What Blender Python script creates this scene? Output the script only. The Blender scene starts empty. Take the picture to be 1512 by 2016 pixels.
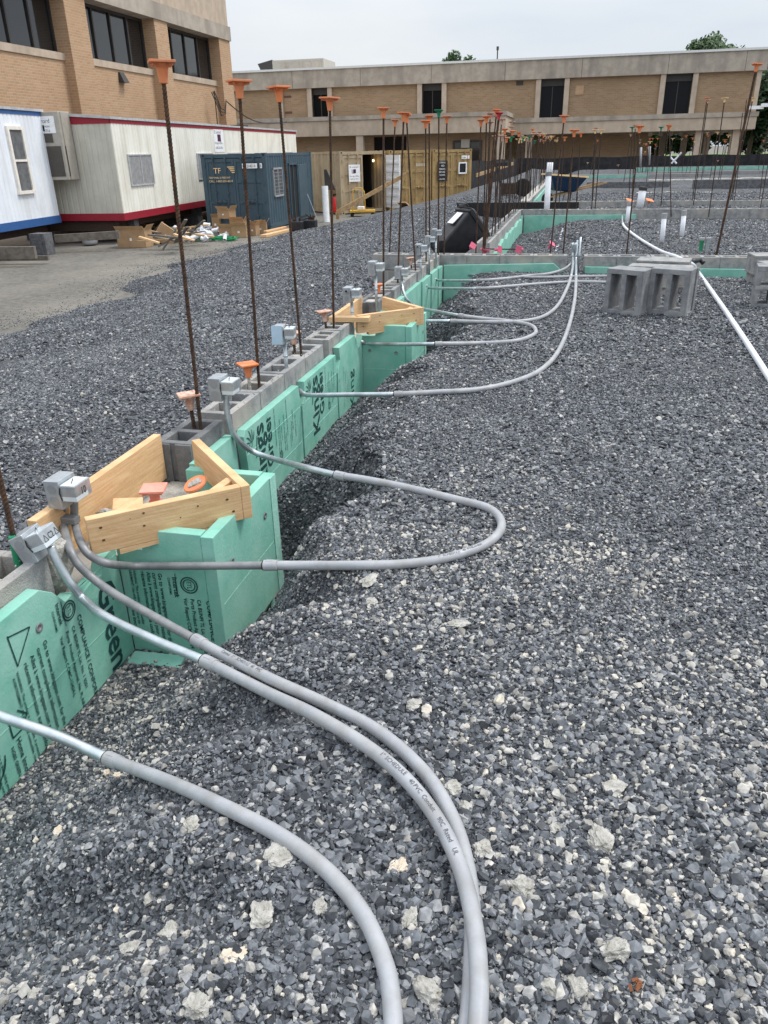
import bpy, bmesh, math, random
import numpy as np
from mathutils import Matrix, Vector, Euler
random.seed(7); rng = np.random.default_rng(7)
PI = math.pi
S = bpy.context.scene
COL = S.collection

# ------------------------------------------------------------------ camera
CAMH = 1.22
FPX = 1510.0
def _rx(a): c, s = math.cos(a), math.sin(a); return np.array([[1,0,0],[0,c,-s],[0,s,c]])
def _rz(a): c, s = math.cos(a), math.sin(a); return np.array([[c,-s,0],[s,c,0],[0,0,1]])
CM = _rz(math.radians(13.6)) @ _rx(PI/2 - math.radians(25.2)) @ _rz(math.radians(-1.2))
cam = bpy.data.cameras.new('camera'); camo = bpy.data.objects.new('camera', cam); COL.objects.link(camo)
cam.sensor_fit = 'HORIZONTAL'; cam.sensor_width = 36.0; cam.lens = 36.0*FPX/1512.0
cam.clip_start = 0.05; cam.clip_end = 3000
camo.matrix_world = Matrix.Translation((0, 0, CAMH)) @ Matrix([list(map(float, r)) for r in CM]).to_4x4()
S.camera = camo
S.render.resolution_x = 768; S.render.resolution_y = 1024
# measuring helpers: turn a direction seen in the photograph into a place at a known height / depth
def _ray(px, py): return CM @ np.array([(px-756)/FPX, -(py-1008)/FPX, -1.0])
def PZ(px, py, z=0.0): d = _ray(px, py); t = (z-CAMH)/d[2]; return Vector((d[0]*t, d[1]*t, z))
def PX(px, py, x): d = _ray(px, py); t = x/d[0]; return Vector((x, d[1]*t, CAMH+d[2]*t))
def PY(px, py, y): d = _ray(px, py); t = y/d[1]; return Vector((d[0]*t, y, CAMH+d[2]*t))

# ------------------------------------------------------------------ world, sun, exposure
W = bpy.data.worlds.new('World'); S.world = W; W.use_nodes = True
nt = W.node_tree; nt.nodes.clear()
SUN_EL = math.radians(58); SUN_AZ = math.radians(62)      # azimuth measured from +Y towards +X
out = nt.nodes.new('ShaderNodeOutputWorld'); bg = nt.nodes.new('ShaderNodeBackground')
sky = nt.nodes.new('ShaderNodeTexSky'); sky.sky_type = 'NISHITA'; sky.sun_disc = False
sky.sun_elevation = SUN_EL; sky.sun_rotation = SUN_AZ; sky.air_density = 1.2; sky.dust_density = 3
tc = nt.nodes.new('ShaderNodeTexCoord'); mp = nt.nodes.new('ShaderNodeMapping'); mp.inputs['Scale'].default_value = (1.2, 1.2, 4.5)
nz = nt.nodes.new('ShaderNodeTexNoise'); nz.inputs['Scale'].default_value = 1.7; nz.inputs['Detail'].default_value = 5
cr = nt.nodes.new('ShaderNodeValToRGB')
cr.color_ramp.elements[0].position = 0.36; cr.color_ramp.elements[0].color = (8.6, 9.6, 11.0, 1)
cr.color_ramp.elements[1].position = 0.66; cr.color_ramp.elements[1].color = (11.2, 11.6, 12.0, 1)
mx = nt.nodes.new('ShaderNodeMix'); mx.data_type = 'RGBA'; mx.inputs[0].default_value = 0.88
L = nt.links.new
L(tc.outputs['Generated'], mp.inputs[0]); L(mp.outputs[0], nz.inputs['Vector']); L(nz.outputs['Fac'], cr.inputs[0])
spx = nt.nodes.new('ShaderNodeSeparateXYZ'); mrz = nt.nodes.new('ShaderNodeMapRange')      # an overcast sky is brighter overhead than at the horizon
mrz.inputs[1].default_value = 0.12; mrz.inputs[2].default_value = 1.0; mrz.inputs[3].default_value = 0.90; mrz.inputs[4].default_value = 2.25
vs = nt.nodes.new('ShaderNodeVectorMath'); vs.operation = 'SCALE'
L(tc.outputs['Generated'], spx.inputs[0]); L(spx.outputs[2], mrz.inputs[0]); L(cr.outputs[0], vs.inputs[0]); L(mrz.outputs[0], vs.inputs['Scale'])
L(sky.outputs[0], mx.inputs[6]); L(vs.outputs[0], mx.inputs[7]); L(mx.outputs[2], bg.inputs[0]); L(bg.outputs[0], out.inputs[0])
bg.inputs[1].default_value = 0.078
sl = bpy.data.lights.new('sun', 'SUN'); sl.energy = 1.9; sl.angle = math.radians(14); sl.color = (1.0, 0.96, 0.9)
so = bpy.data.objects.new('sun', sl); COL.objects.link(so)
sd = Vector((math.sin(SUN_AZ)*math.cos(SUN_EL), math.cos(SUN_AZ)*math.cos(SUN_EL), math.sin(SUN_EL)))
so.rotation_euler = sd.to_track_quat('Z', 'Y').to_euler(); so.location = (20, 20, 40)
S.view_settings.view_transform = 'Standard'; S.view_settings.look = 'None'; S.view_settings.exposure = 0.24; S.view_settings.gamma = 1

# ------------------------------------------------------------------ materials
MATS = {}
def mat(name, col, rough=0.8, metal=0.0, col2=None, ns=8.0, mixpos=(0.4, 0.6), bump=0.0, bs=60.0, spec=0.4,
        brick=None, stain=None, grain=None):
    if name in MATS: return MATS[name]
    m = bpy.data.materials.new(name); m.use_nodes = True; n = m.node_tree; p = n.nodes['Principled BSDF']
    LK = n.links.new
    p.inputs['Roughness'].default_value = rough; p.inputs['Metallic'].default_value = metal
    p.inputs['Specular IOR Level'].default_value = spec
    c4 = lambda c: (c[0], c[1], c[2], 1)
    tcx = n.nodes.new('ShaderNodeTexCoord'); vec = tcx.outputs['Object']
    cur = None; hb = None
    if brick:
        sp = n.nodes.new('ShaderNodeSeparateXYZ'); LK(vec, sp.inputs[0])
        ad = n.nodes.new('ShaderNodeMath'); LK(sp.outputs[0], ad.inputs[0]); LK(sp.outputs[1], ad.inputs[1])
        cb = n.nodes.new('ShaderNodeCombineXYZ'); LK(ad.outputs[0], cb.inputs[0]); LK(sp.outputs[2], cb.inputs[1])
        bk = n.nodes.new('ShaderNodeTexBrick'); LK(cb.outputs[0], bk.inputs[0])
        bw, bh, ms, mc = brick
        bk.inputs['Scale'].default_value = 1; bk.inputs['Brick Width'].default_value = bw; bk.inputs['Row Height'].default_value = bh
        bk.inputs['Mortar Size'].default_value = ms; bk.inputs['Mortar Smooth'].default_value = 0.2; bk.inputs['Bias'].default_value = 0
        bk.inputs['Color1'].default_value = c4(col); bk.inputs['Color2'].default_value = c4(col2 or col); bk.inputs['Mortar'].default_value = c4(mc)
        cur = bk.outputs[0]; hb = bk.outputs['Fac']
    else:
        if grain:   # long streaks along one axis
            mpp = n.nodes.new('ShaderNodeMapping'); mpp.inputs['Scale'].default_value = grain; LK(vec, mpp.inputs[0]); v2 = mpp.outputs[0]
        else: v2 = vec
        no = n.nodes.new('ShaderNodeTexNoise'); no.inputs['Scale'].default_value = ns; no.inputs['Detail'].default_value = 6; no.inputs['Roughness'].default_value = 0.65
        LK(v2, no.inputs['Vector'])
        rp = n.nodes.new('ShaderNodeValToRGB'); rp.color_ramp.elements[0].position = mixpos[0]; rp.color_ramp.elements[1].position = mixpos[1]
        rp.color_ramp.elements[0].color = c4(col); rp.color_ramp.elements[1].color = c4(col2 or tuple(min(1, k*1.15) for k in col))
        LK(no.outputs['Fac'], rp.inputs[0]); cur = rp.outputs[0]
    if stain:
        sc, colr, amt, scl = stain
        mpp = n.nodes.new('ShaderNodeMapping'); mpp.inputs['Scale'].default_value = scl; LK(vec, mpp.inputs[0])
        no = n.nodes.new('ShaderNodeTexNoise'); no.inputs['Scale'].default_value = sc; no.inputs['Detail'].default_value = 5; LK(mpp.outputs[0], no.inputs['Vector'])
        rp = n.nodes.new('ShaderNodeValToRGB'); rp.color_ramp.elements[0].position = 0.45; rp.color_ramp.elements[1].position = 0.72
        rp.color_ramp.elements[0].color = (0,0,0,1); rp.color_ramp.elements[1].color = (amt, amt, amt, 1); LK(no.outputs['Fac'], rp.inputs[0])
        mm = n.nodes.new('ShaderNodeMix'); mm.data_type = 'RGBA'; LK(rp.outputs[0], mm.inputs[0]); LK(cur, mm.inputs[6]); mm.inputs[7].default_value = c4(colr)
        cur = mm.outputs[2]
    LK(cur, p.inputs['Base Color'])
    if bump:
        bn = n.nodes.new('ShaderNodeTexNoise'); bn.inputs['Scale'].default_value = bs; bn.inputs['Detail'].default_value = 4; LK(vec, bn.inputs['Vector'])
        bu = n.nodes.new('ShaderNodeBump'); bu.inputs['Strength'].default_value = 1; bu.inputs['Distance'].default_value = bump
        h = bn.outputs['Fac']
        if hb:
            m1 = n.nodes.new('ShaderNodeMath'); m1.operation = 'MULTIPLY_ADD'; LK(hb, m1.inputs[0]); m1.inputs[1].default_value = -1.0; LK(h, m1.inputs[2]); h = m1.outputs[0]
        LK(h, bu.inputs['Height']); LK(bu.outputs[0], p.inputs['Normal'])
    MATS[name] = m; return m

M_BLOCK = mat('block', (.20,.205,.21), .95, col2=(.33,.325,.315), ns=9, bump=.004, bs=170, stain=(3.0, (.42,.38,.32), .75, (1,1,1)))
M_BLOCKW = mat('block_wall', (.20,.205,.21), .95, col2=(.27,.27,.27), bump=.003, bs=150, brick=(.4,.2,.008,(.36,.34,.31)), stain=(2.2, (.38,.35,.30), .6, (1,1,1)))
M_GROUT = mat('grout', (.36,.34,.31), .98, col2=(.52,.49,.44), ns=14, bump=.012, bs=60)
M_DARKBLOCK = mat('dark_block', (.085,.087,.095), .9, col2=(.15,.15,.155), ns=9, bump=.004, bs=150)  # darker version of the block colour
M_FOAM = mat('foam', (.175,.44,.345), .75, col2=(.235,.50,.405), ns=6, bump=.0015, bs=90, spec=.3, stain=(5.0, (.34,.57,.48), .55, (1,1,1)))
M_FOAMCUT = mat('foam_cut', (.28,.56,.46), .9, col2=(.36,.64,.54), ns=40, bump=.003, bs=220)
M_INK = mat('ink', (.008,.045,.045), .7, col2=(.012,.06,.06))
M_WOOD = mat('lumber', (.58,.355,.175), .7, col2=(.70,.47,.26), ns=5, grain=(1.5,1.5,28), bump=.0012, bs=60, stain=(2.0, (.46,.27,.12), .45, (1,1,8)))
M_KNOT = mat('knot', (.10,.045,.02), .8)
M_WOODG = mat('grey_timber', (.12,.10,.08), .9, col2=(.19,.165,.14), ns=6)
M_WOODD = mat('weathered_wood', (.30,.19,.09), .8, col2=(.42,.28,.15), ns=6, bump=.002)
M_PVC = mat('grey_pvc', (.315,.32,.335), .40, col2=(.375,.38,.395), ns=10, stain=(16, (.24,.23,.21), .55, (1,1,1)), bump=.0004, bs=80)
M_PVCW = mat('white_pvc', (.78,.79,.82), .35, col2=(.70,.71,.74), ns=6)
M_EMT = mat('galvanised', (.42,.47,.49), .36, .75, col2=(.56,.61,.63), ns=12, stain=(8, (.30,.31,.32), .6, (1,1,1)), bump=.0005, bs=60)
M_EMTD = mat('dull_galvanised', (.20,.205,.21), .5, .35, col2=(.27,.27,.27), ns=12)
M_BOX = mat('box_steel', (.36,.385,.40), .36, .55, col2=(.46,.49,.51), ns=20)
M_KO = mat('knockout_steel', (.31,.33,.345), .4, .5)
M_TAPE = mat('tape', (.55,.60,.62), .22, .1)
M_PRINT = mat('grey_print', (.07,.07,.08), .6)
M_BLACKTAPE = mat('black_mark', (.01,.01,.012), .6)
M_RUST = mat('rust', (.038,.026,.020), .85, .2, col2=(.13,.062,.03), ns=16, mixpos=(.42,.68), bump=.001, bs=200)
M_RUSTD = mat('dark_rust', (.035,.026,.022), .85, .2, col2=(.075,.045,.03), ns=25)
M_ORANGE = mat('orange_plastic', (.72,.185,.055), .55, col2=(.80,.25,.09), ns=9, stain=(10, (.50,.25,.15), .55, (1,1,1)))
M_ORANGED = mat('faded_orange', (.42,.20,.13), .75, col2=(.66,.47,.37), ns=35)
M_CREAMCAP = mat('cream_plastic', (.80,.55,.28), .5)
M_GREENCAP = mat('green_plastic', (.015,.20,.09), .5)
M_REDCAP = mat('red_plastic', (.45,.04,.05), .6)
M_PINK = mat('pink_plastic', (.55,.10,.17), .6)
M_SALMON = mat('salmon_plastic', (.78,.24,.17), .5, col2=(.85,.36,.28))
M_ASPH = mat('asphalt', (.105,.096,.082), .92, col2=(.165,.152,.13), ns=10, bump=.005, bs=90, stain=(.45, (.235,.215,.18), .85, (1,.6,1)))
M_CONC = mat('precast', (.36,.31,.255), .9, col2=(.44,.385,.32), ns=1.6, bump=.003, bs=30, stain=(1.2, (.20,.175,.15), .6, (1,1,.22)))
M_CONCL = mat('precast_light', (.45,.36,.275), .9, col2=(.52,.42,.33), ns=2.0, bump=.002, bs=30, stain=(1.5, (.30,.24,.18), .5, (1,1,.25)))
M_BRICKN = mat('brick_near', (.50,.31,.185), .9, col2=(.42,.25,.14), bump=.004, bs=50, brick=(.30,.105,.012,(.50,.40,.28)), stain=(.5, (.36,.22,.12), .35, (1,1,1)))
M_BRICKF = mat('brick_far', (.36,.245,.15), .9, col2=(.29,.19,.11), bump=.004, bs=40, brick=(.42,.14,.012,(.36,.28,.19)), stain=(.35, (.25,.17,.10), .45, (1,1,1)))
M_GLASSD = mat('black_glass', (.006,.007,.009), .15, spec=.15)
M_GLASS = mat('dark_glass', (.012,.014,.016), .06, spec=.7)
M_FRAME = mat('bronze_frame', (.04,.035,.032), .5)
M_TRW = mat('white_siding', (.78,.81,.86), .55, col2=(.83,.86,.90), ns=1.5, stain=(2.0, (.50,.50,.48), .45, (1,1,.25)))
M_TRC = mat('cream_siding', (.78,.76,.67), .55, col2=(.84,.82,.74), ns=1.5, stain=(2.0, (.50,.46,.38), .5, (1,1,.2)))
M_TRCE = mat('cream_siding_shaded', (.50,.48,.41), .6, col2=(.56,.54,.46), ns=1.5, stain=(2.0, (.34,.31,.26), .5, (1,1,.2)))  # cream siding with the shade of the trailer's end painted into its colour
M_BLUE = mat('blue_trim', (.03,.10,.27), .5); M_RED = mat('red_trim', (.27,.012,.025), .5)
M_ROOF = mat('trailer_roof', (.42,.43,.44), .5, .2, col2=(.55,.56,.57))
M_AC = mat('ac_cabinet', (.36,.33,.28), .55, col2=(.41,.38,.33)); M_GRILL = mat('grille', (.075,.065,.055), .6)
M_WHITE = mat('white_paint', (.78,.78,.78), .5); M_WFRAME = mat('window_white', (.76,.71,.64), .5)
M_PANE = mat('house_pane', (.10,.105,.11), .12, col2=(.16,.16,.17), ns=4, spec=.6)
M_MESHW = mat('screened_pane', (.24,.24,.24), .5, col2=(.32,.32,.32), ns=8)
M_CBLUE = mat('container_blue', (.040,.075,.100), .5, col2=(.052,.092,.118), ns=3, stain=(2.5, (.08,.10,.12), .4, (1,1,1)))
M_CTAN = mat('container_tan', (.42,.325,.205), .6, col2=(.47,.375,.245), ns=3, stain=(2.5, (.20,.11,.06), .4, (1,1,.6)))
M_CTAN2 = mat('container_ochre', (.35,.235,.095), .6, col2=(.40,.275,.12), ns=3, stain=(2.5, (.16,.08,.04), .4, (1,1,.6)))
M_DARK = mat('dark_inside', (.012,.012,.013), .9); M_BLACK = mat('black_plastic', (.012,.012,.014), .42, col2=(.022,.022,.024))
M_RUBBER = mat('rubber', (.015,.015,.015), .8)
M_CARD = mat('cardboard', (.36,.225,.12), .85, col2=(.42,.27,.15), ns=4); M_CARDI = mat('cardboard_inside', (.50,.33,.18), .85)
M_YEL = mat('yellow_paint', (.62,.36,.05), .5); M_FIRE = mat('red_paint', (.45,.01,.01), .35)
M_BLOCKN = mat('new_block', (.12,.123,.128), .95, col2=(.19,.19,.19), ns=9, bump=.004, bs=170)
M_BLOCKL = mat('loose_block', (.185,.19,.197), .95, col2=(.28,.282,.285), ns=9, bump=.004, bs=170)
M_GRN = mat('green_rope', (.01,.22,.08), .6); M_GRND = mat('dark_green_rope', (.02,.08,.05), .6)
M_SILT = mat('black_fabric', (.014,.014,.016), .9, col2=(.03,.03,.034), ns=3, bump=.02, bs=3)
M_MEMB = mat('membrane', (.012,.012,.013), .55, bump=.01, bs=20)
M_SAND = mat('mortar_droppings', (.50,.47,.41), .95, col2=(.62,.59,.53), ns=12, bump=.01, bs=30)
M_LUMP = mat('concrete_lump', (.30,.285,.25), .95, col2=(.46,.44,.40), ns=28, bump=.006, bs=110)
M_LUMPT = mat('tan_stone', (.52,.43,.33), .9, col2=(.62,.55,.45), ns=28, bump=.004, bs=110)
M_DKSTONE = mat('dark_stone', (.055,.06,.068), .7, col2=(.10,.108,.12), ns=28, bump=.004, bs=110)
M_GRASS = mat('lawn', (.10,.17,.04), .9, col2=(.14,.21,.06), ns=1)
M_BARK = mat('bark', (.08,.06,.045), .9)
def leafmat(name, a, b):
    m = bpy.data.materials.new(name); m.use_nodes = True; n = m.node_tree; p = n.nodes['Principled BSDF']
    g = n.nodes.new('ShaderNodeTexCoord'); t = n.nodes.new('ShaderNodeTexNoise'); t.inputs['Scale'].default_value = 1.3
    n.links.new(g.outputs['Object'], t.inputs['Vector']); r = n.nodes.new('ShaderNodeValToRGB')
    r.color_ramp.elements[0].position = .35; r.color_ramp.elements[1].position = .65
    r.color_ramp.elements[0].color = (*a, 1); r.color_ramp.elements[1].color = (*b, 1)
    n.links.new(t.outputs['Fac'], r.inputs[0]); n.links.new(r.outputs[0], p.inputs['Base Color']); p.inputs['Roughness'].default_value = .6
    return m
M_LEAF = leafmat('leaf', (.02,.055,.012), (.06,.12,.03)); M_LEAFD = leafmat('leaf_dark', (.015,.035,.012), (.035,.07,.02)); M_LEAFL = leafmat('leaf_light', (.05,.10,.02), (.09,.16,.04))

# stone colours vary stone by stone
def stonemat(name, stops, rough):
    m = bpy.data.materials.new(name); m.use_nodes = True; n = m.node_tree; p = n.nodes['Principled BSDF']; LK = n.links.new
    oi = n.nodes.new('ShaderNodeObjectInfo'); r = n.nodes.new('ShaderNodeValToRGB'); cr = r.color_ramp
    while len(cr.elements) < len(stops): cr.elements.new(.5)
    for e, (po, c) in zip(cr.elements, stops): e.position = po; e.color = (*c, 1)
    LK(oi.outputs['Random'], r.inputs[0])
    g = n.nodes.new('ShaderNodeTexCoord'); t = n.nodes.new('ShaderNodeTexNoise'); t.inputs['Scale'].default_value = 2.5; t.inputs['Detail'].default_value = 4
    LK(g.outputs['Object'], t.inputs['Vector'])
    mr = n.nodes.new('ShaderNodeMapRange'); mr.inputs[1].default_value = .3; mr.inputs[2].default_value = .7; mr.inputs[3].default_value = .7; mr.inputs[4].default_value = 1.35
    LK(t.outputs['Fac'], mr.inputs[0])
    mu = n.nodes.new('ShaderNodeVectorMath'); mu.operation = 'SCALE'; LK(r.outputs[0], mu.inputs[0]); LK(mr.outputs[0], mu.inputs['Scale'])
    LK(mu.outputs[0], p.inputs['Base Color']); p.inputs['Roughness'].default_value = rough; p.inputs['Specular IOR Level'].default_value = .35
    return m
M_STONE = stonemat('crushed_stone', [(0,(.020,.022,.026)),(.25,(.050,.054,.061)),(.5,(.086,.092,.103)),(.72,(.130,.138,.151)),(.88,(.18,.187,.20)),(.96,(.29,.29,.285)),(1,(.42,.40,.37))], .45)
M_CRUMB = stonemat('crumbs', [(0,(.22,.21,.19)),(.4,(.32,.305,.28)),(.8,(.43,.41,.37)),(1,(.52,.47,.39))], .9)

def gravel_ground_mat():
    m = bpy.data.materials.new('gravel_bed'); m.use_nodes = True; n = m.node_tree; p = n.nodes['Principled BSDF']; LK = n.links.new
    g = n.nodes.new('ShaderNodeTexCoord')
    def vor(scale):
        v = n.nodes.new('ShaderNodeTexVoronoi'); v.inputs['Scale'].default_value = scale; LK(g.outputs['Object'], v.inputs['Vector']); return v
    v1 = vor(34.0); v2 = vor(60.0)
    stops = [(0,(.022,.024,.028)),(.3,(.048,.052,.060)),(.55,(.082,.088,.099)),(.78,(.14,.148,.162)),(.92,(.24,.24,.24)),(1,(.45,.43,.40))]
    cols = []
    for v in (v1, v2):
        s = n.nodes.new('ShaderNodeSeparateColor'); LK(v.outputs['Color'], s.inputs[0])
        r = n.nodes.new('ShaderNodeValToRGB'); cr = r.color_ramp
        while len(cr.elements) < len(stops): cr.elements.new(.5)
        for e, (po, c) in zip(cr.elements, stops): e.position = po; e.color = (*c, 1)
        LK(s.outputs[0], r.inputs[0]); cols.append(r.outputs[0])
    mm = n.nodes.new('ShaderNodeMix'); mm.data_type = 'RGBA'; mm.inputs[0].default_value = .4; LK(cols[0], mm.inputs[6]); LK(cols[1], mm.inputs[7])
    t = n.nodes.new('ShaderNodeTexNoise'); t.inputs['Scale'].default_value = .6; t.inputs['Detail'].default_value = 6; LK(g.outputs['Object'], t.inputs['Vector'])
    mr = n.nodes.new('ShaderNodeMapRange'); mr.inputs[1].default_value = .35; mr.inputs[2].default_value = .7; mr.inputs[3].default_value = .66; mr.inputs[4].default_value = 1.05  # bed toned down all over, standing in for shade between loose stones
    LK(t.outputs['Fac'], mr.inputs[0]); mu = n.nodes.new('ShaderNodeVectorMath'); mu.operation = 'SCALE'; LK(mm.outputs[2], mu.inputs[0]); LK(mr.outputs[0], mu.inputs['Scale'])
    LK(mu.outputs[0], p.inputs['Base Color']); p.inputs['Roughness'].default_value = .85
    b = n.nodes.new('ShaderNodeBump'); b.inputs['Distance'].default_value = .02; b.invert = True; LK(v1.outputs['Distance'], b.inputs['Height'])
    b2 = n.nodes.new('ShaderNodeBump'); b2.inputs['Distance'].default_value = .03
    s = n.nodes.new('ShaderNodeSeparateColor'); LK(v1.outputs['Color'], s.inputs[0]); LK(s.outputs[1], b2.inputs['Height']); LK(b.outputs[0], b2.inputs['Normal'])
    LK(b2.outputs[0], p.inputs['Normal'])
    return m
M_GBED = gravel_ground_mat()

# ------------------------------------------------------------------ mesh and object helpers
class MB:
    def __init__(s): s.v = []; s.f = []
    def add(s, vs, fs):
        o = len(s.v); s.v += [tuple(v) for v in vs]; s.f += [tuple(i+o for i in f) for f in fs]; return s
    def box(s, x0, x1, y0, y1, z0, z1):
        return s.add([(x0,y0,z0),(x1,y0,z0),(x1,y1,z0),(x0,y1,z0),(x0,y0,z1),(x1,y0,z1),(x1,y1,z1),(x0,y1,z1)],
                     [(0,3,2,1),(4,5,6,7),(0,1,5,4),(1,2,6,5),(2,3,7,6),(3,0,4,7)])
    def obox(s, c, d, rot=(0,0,0)):
        R = Euler(rot).to_matrix(); c = Vector(c); x, y, z = d[0]/2, d[1]/2, d[2]/2
        vs = [c + R @ Vector(q) for q in [(-x,-y,-z),(x,-y,-z),(x,y,-z),(-x,y,-z),(-x,-y,z),(x,-y,z),(x,y,z),(-x,y,z)]]
        return s.add(vs, [(0,3,2,1),(4,5,6,7),(0,1,5,4),(1,2,6,5),(2,3,7,6),(3,0,4,7)])
    def hexa(s, b, t):   # 4 bottom + 4 top corners
        return s.add(list(b)+list(t), [(0,3,2,1),(4,5,6,7),(0,1,5,4),(1,2,6,5),(2,3,7,6),(3,0,4,7)])
    def beam(s, a, b, w, h, up=(0,0,1)):
        a = Vector(a); b = Vector(b); d = (b-a).normalized(); sd = d.cross(Vector(up)).normalized(); u = sd.cross(d).normalized()
        q = lambda p: [p-sd*w/2-u*h/2, p+sd*w/2-u*h/2, p+sd*w/2+u*h/2, p-sd*w/2+u*h/2]
        return s.add(q(a)+q(b), [(0,1,2,3),(7,6,5,4),(0,4,5,1),(1,5,6,2),(2,6,7,3),(3,7,4,0)])
    def prism(s, poly, f0, f1):    # f0,f1: map a 2-D point to the two faces
        n = len(poly); vs = [f0(*p) for p in poly] + [f1(*p) for p in poly]
        return s.add(vs, [tuple(range(n))[::-1], tuple(range(n, 2*n))] + [(i, (i+1) % n, (i+1) % n+n, i+n) for i in range(n)])
    def tube(s, pts, r, n=10, cap=True):
        pts = [Vector(p) for p in pts]; rings = []; N = len(pts)
        rr = r if hasattr(r, '__len__') else [r]*N
        d0 = (pts[1]-pts[0]).normalized(); u = d0.orthogonal().normalized(); o = len(s.v)
        for i, p in enumerate(pts):
            d = (pts[min(i+1, N-1)]-pts[max(i-1, 0)]).normalized()
            u = (u - d*u.dot(d)).normalized(); w = d.cross(u)
            for k in range(n):
                a = 2*PI*k/n; s.v.append(tuple(p + (u*math.cos(a)+w*math.sin(a))*rr[i]))
        for i in range(N-1):
            for k in range(n):
                k2 = (k+1) % n; s.f.append((o+i*n+k, o+i*n+k2, o+(i+1)*n+k2, o+(i+1)*n+k))
        if cap: s.f.append(tuple(o+k for k in range(n))[::-1]); s.f.append(tuple(o+(N-1)*n+k for k in range(n)))
        return s
    def lathe(s, prof, n=20, c=(0,0,0)):   # prof: (r,z)
        o = len(s.v)
        for r, z in prof:
            for k in range(n):
                a = 2*PI*k/n; s.v.append((c[0]+r*math.cos(a), c[1]+r*math.sin(a), c[2]+z))
        for i in range(len(prof)-1):
            for k in range(n):
                k2 = (k+1) % n; s.f.append((o+i*n+k, o+i*n+k2, o+(i+1)*n+k2, o+(i+1)*n+k))
        s.f.append(tuple(o+k for k in range(n))[::-1]); s.f.append(tuple(o+(len(prof)-1)*n+k for k in range(n)))
        return s
    def xf(s, M):
        s.v = [tuple(M @ Vector(v)) for v in s.v]; return s
    def join(s, o): return s.add(o.v, o.f)

def basis(o): return o.matrix_basis if o.parent is None else basis(o.parent) @ o.matrix_basis
def obj(name, mb, m, parent=None, world=True, smooth=False, bevel=0, label=None):
    me = bpy.data.meshes.new(name)
    v = mb.v
    if parent is not None and world:
        inv = basis(parent).inverted(); v = [tuple(inv @ Vector(q)) for q in v]
    me.from_pydata(v, [], mb.f); me.validate(); me.update()
    if smooth:
        for p in me.polygons: p.use_smooth = True
    if m: me.materials.append(m)
    o = bpy.data.objects.new(name, me); COL.objects.link(o)
    if parent: o.parent = parent
    if bevel:
        b = o.modifiers.new('bevel', 'BEVEL'); b.width = bevel; b.segments = 2; b.limit_method = 'ANGLE'
    if label: o['label'] = label
    return o
def tag(o, label, cat, group=None, kind=None):
    if label: o['label'] = label
    if cat: o['category'] = cat
    if group: o['group'] = group
    if kind: o['kind'] = kind
    return o
def thing(name, label, cat, loc=(0,0,0), rotz=0, group=None, M=None):
    o = bpy.data.objects.new(name, None); COL.objects.link(o); o.empty_display_size = .1
    if M is not None: o.matrix_basis = M
    else: o.location = loc; o.rotation_euler = (0, 0, rotz)
    o.matrix_basis = o.matrix_basis
    return tag(o, label, cat, group)
def copytree(o, parent=None):
    c = o.copy(); COL.objects.link(c)
    if parent is not None: c.parent = parent
    for ch in list(o.children): copytree(ch, c)
    return c
def struct(name, mb, m, smooth=False):
    o = obj(name, mb, m, smooth=smooth); o['kind'] = 'structure'; o['label'] = name.replace('_', ' '); return o

# lettering: flat text mesh laid on a surface
def textmb(items, bold=0.0):
    """items: (string, origin, xdir, ydir, size[, squash])"""
    r = MB()
    for it in items:
        s, org, xd, yd, size = it[:5]; sq = it[5] if len(it) > 5 else 1.0
        cu = bpy.data.curves.new('t', 'FONT'); cu.body = s; cu.size = size; cu.extrude = 0; cu.resolution_u = 2; cu.offset = size*bold
        to = bpy.data.objects.new('t', cu); COL.objects.link(to); bpy.context.view_layer.update()
        me = bpy.data.meshes.new_from_object(to.evaluated_get(bpy.context.evaluated_depsgraph_get()))
        xd = Vector(xd).normalized(); yd = Vector(yd).normalized(); org = Vector(org)
        if me is not None:
            r.add([org + xd*v.co.x*sq + yd*v.co.y for v in me.vertices], [tuple(p.vertices) for p in me.polygons])
            bpy.data.meshes.remove(me)
        bpy.data.objects.remove(to); bpy.data.curves.remove(cu)
    return r
def quadstrip(pts, w, nrm):   # drawn line on a surface
    r = MB(); nrm = Vector(nrm)
    for a, b in zip(pts[:-1], pts[1:]):
        a = Vector(a); b = Vector(b); s = (b-a).cross(nrm).normalized()*w/2
        r.add([a-s, b-s, b+s, a+s], [(0,1,2,3)])
    return r
def rock(seed, n=16, sq=(1,1,.6)):
    rr = random.Random(seed); bm = bmesh.new()
    for i in range(n):
        v = Vector((rr.gauss(0,1), rr.gauss(0,1), rr.gauss(0,1))).normalized()*rr.uniform(.75, 1.0)
        bm.verts.new((v.x*sq[0]*.5, v.y*sq[1]*.5, v.z*sq[2]*.5))
    bmesh.ops.convex_hull(bm, input=bm.verts)
    for v in [v for v in bm.verts if not v.link_faces]: bm.verts.remove(v)
    bm.verts.index_update(); r = MB(); r.add([v.co[:] for v in bm.verts], [tuple(v.index for v in f.verts) for f in bm.faces]); bm.free(); return r
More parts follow.
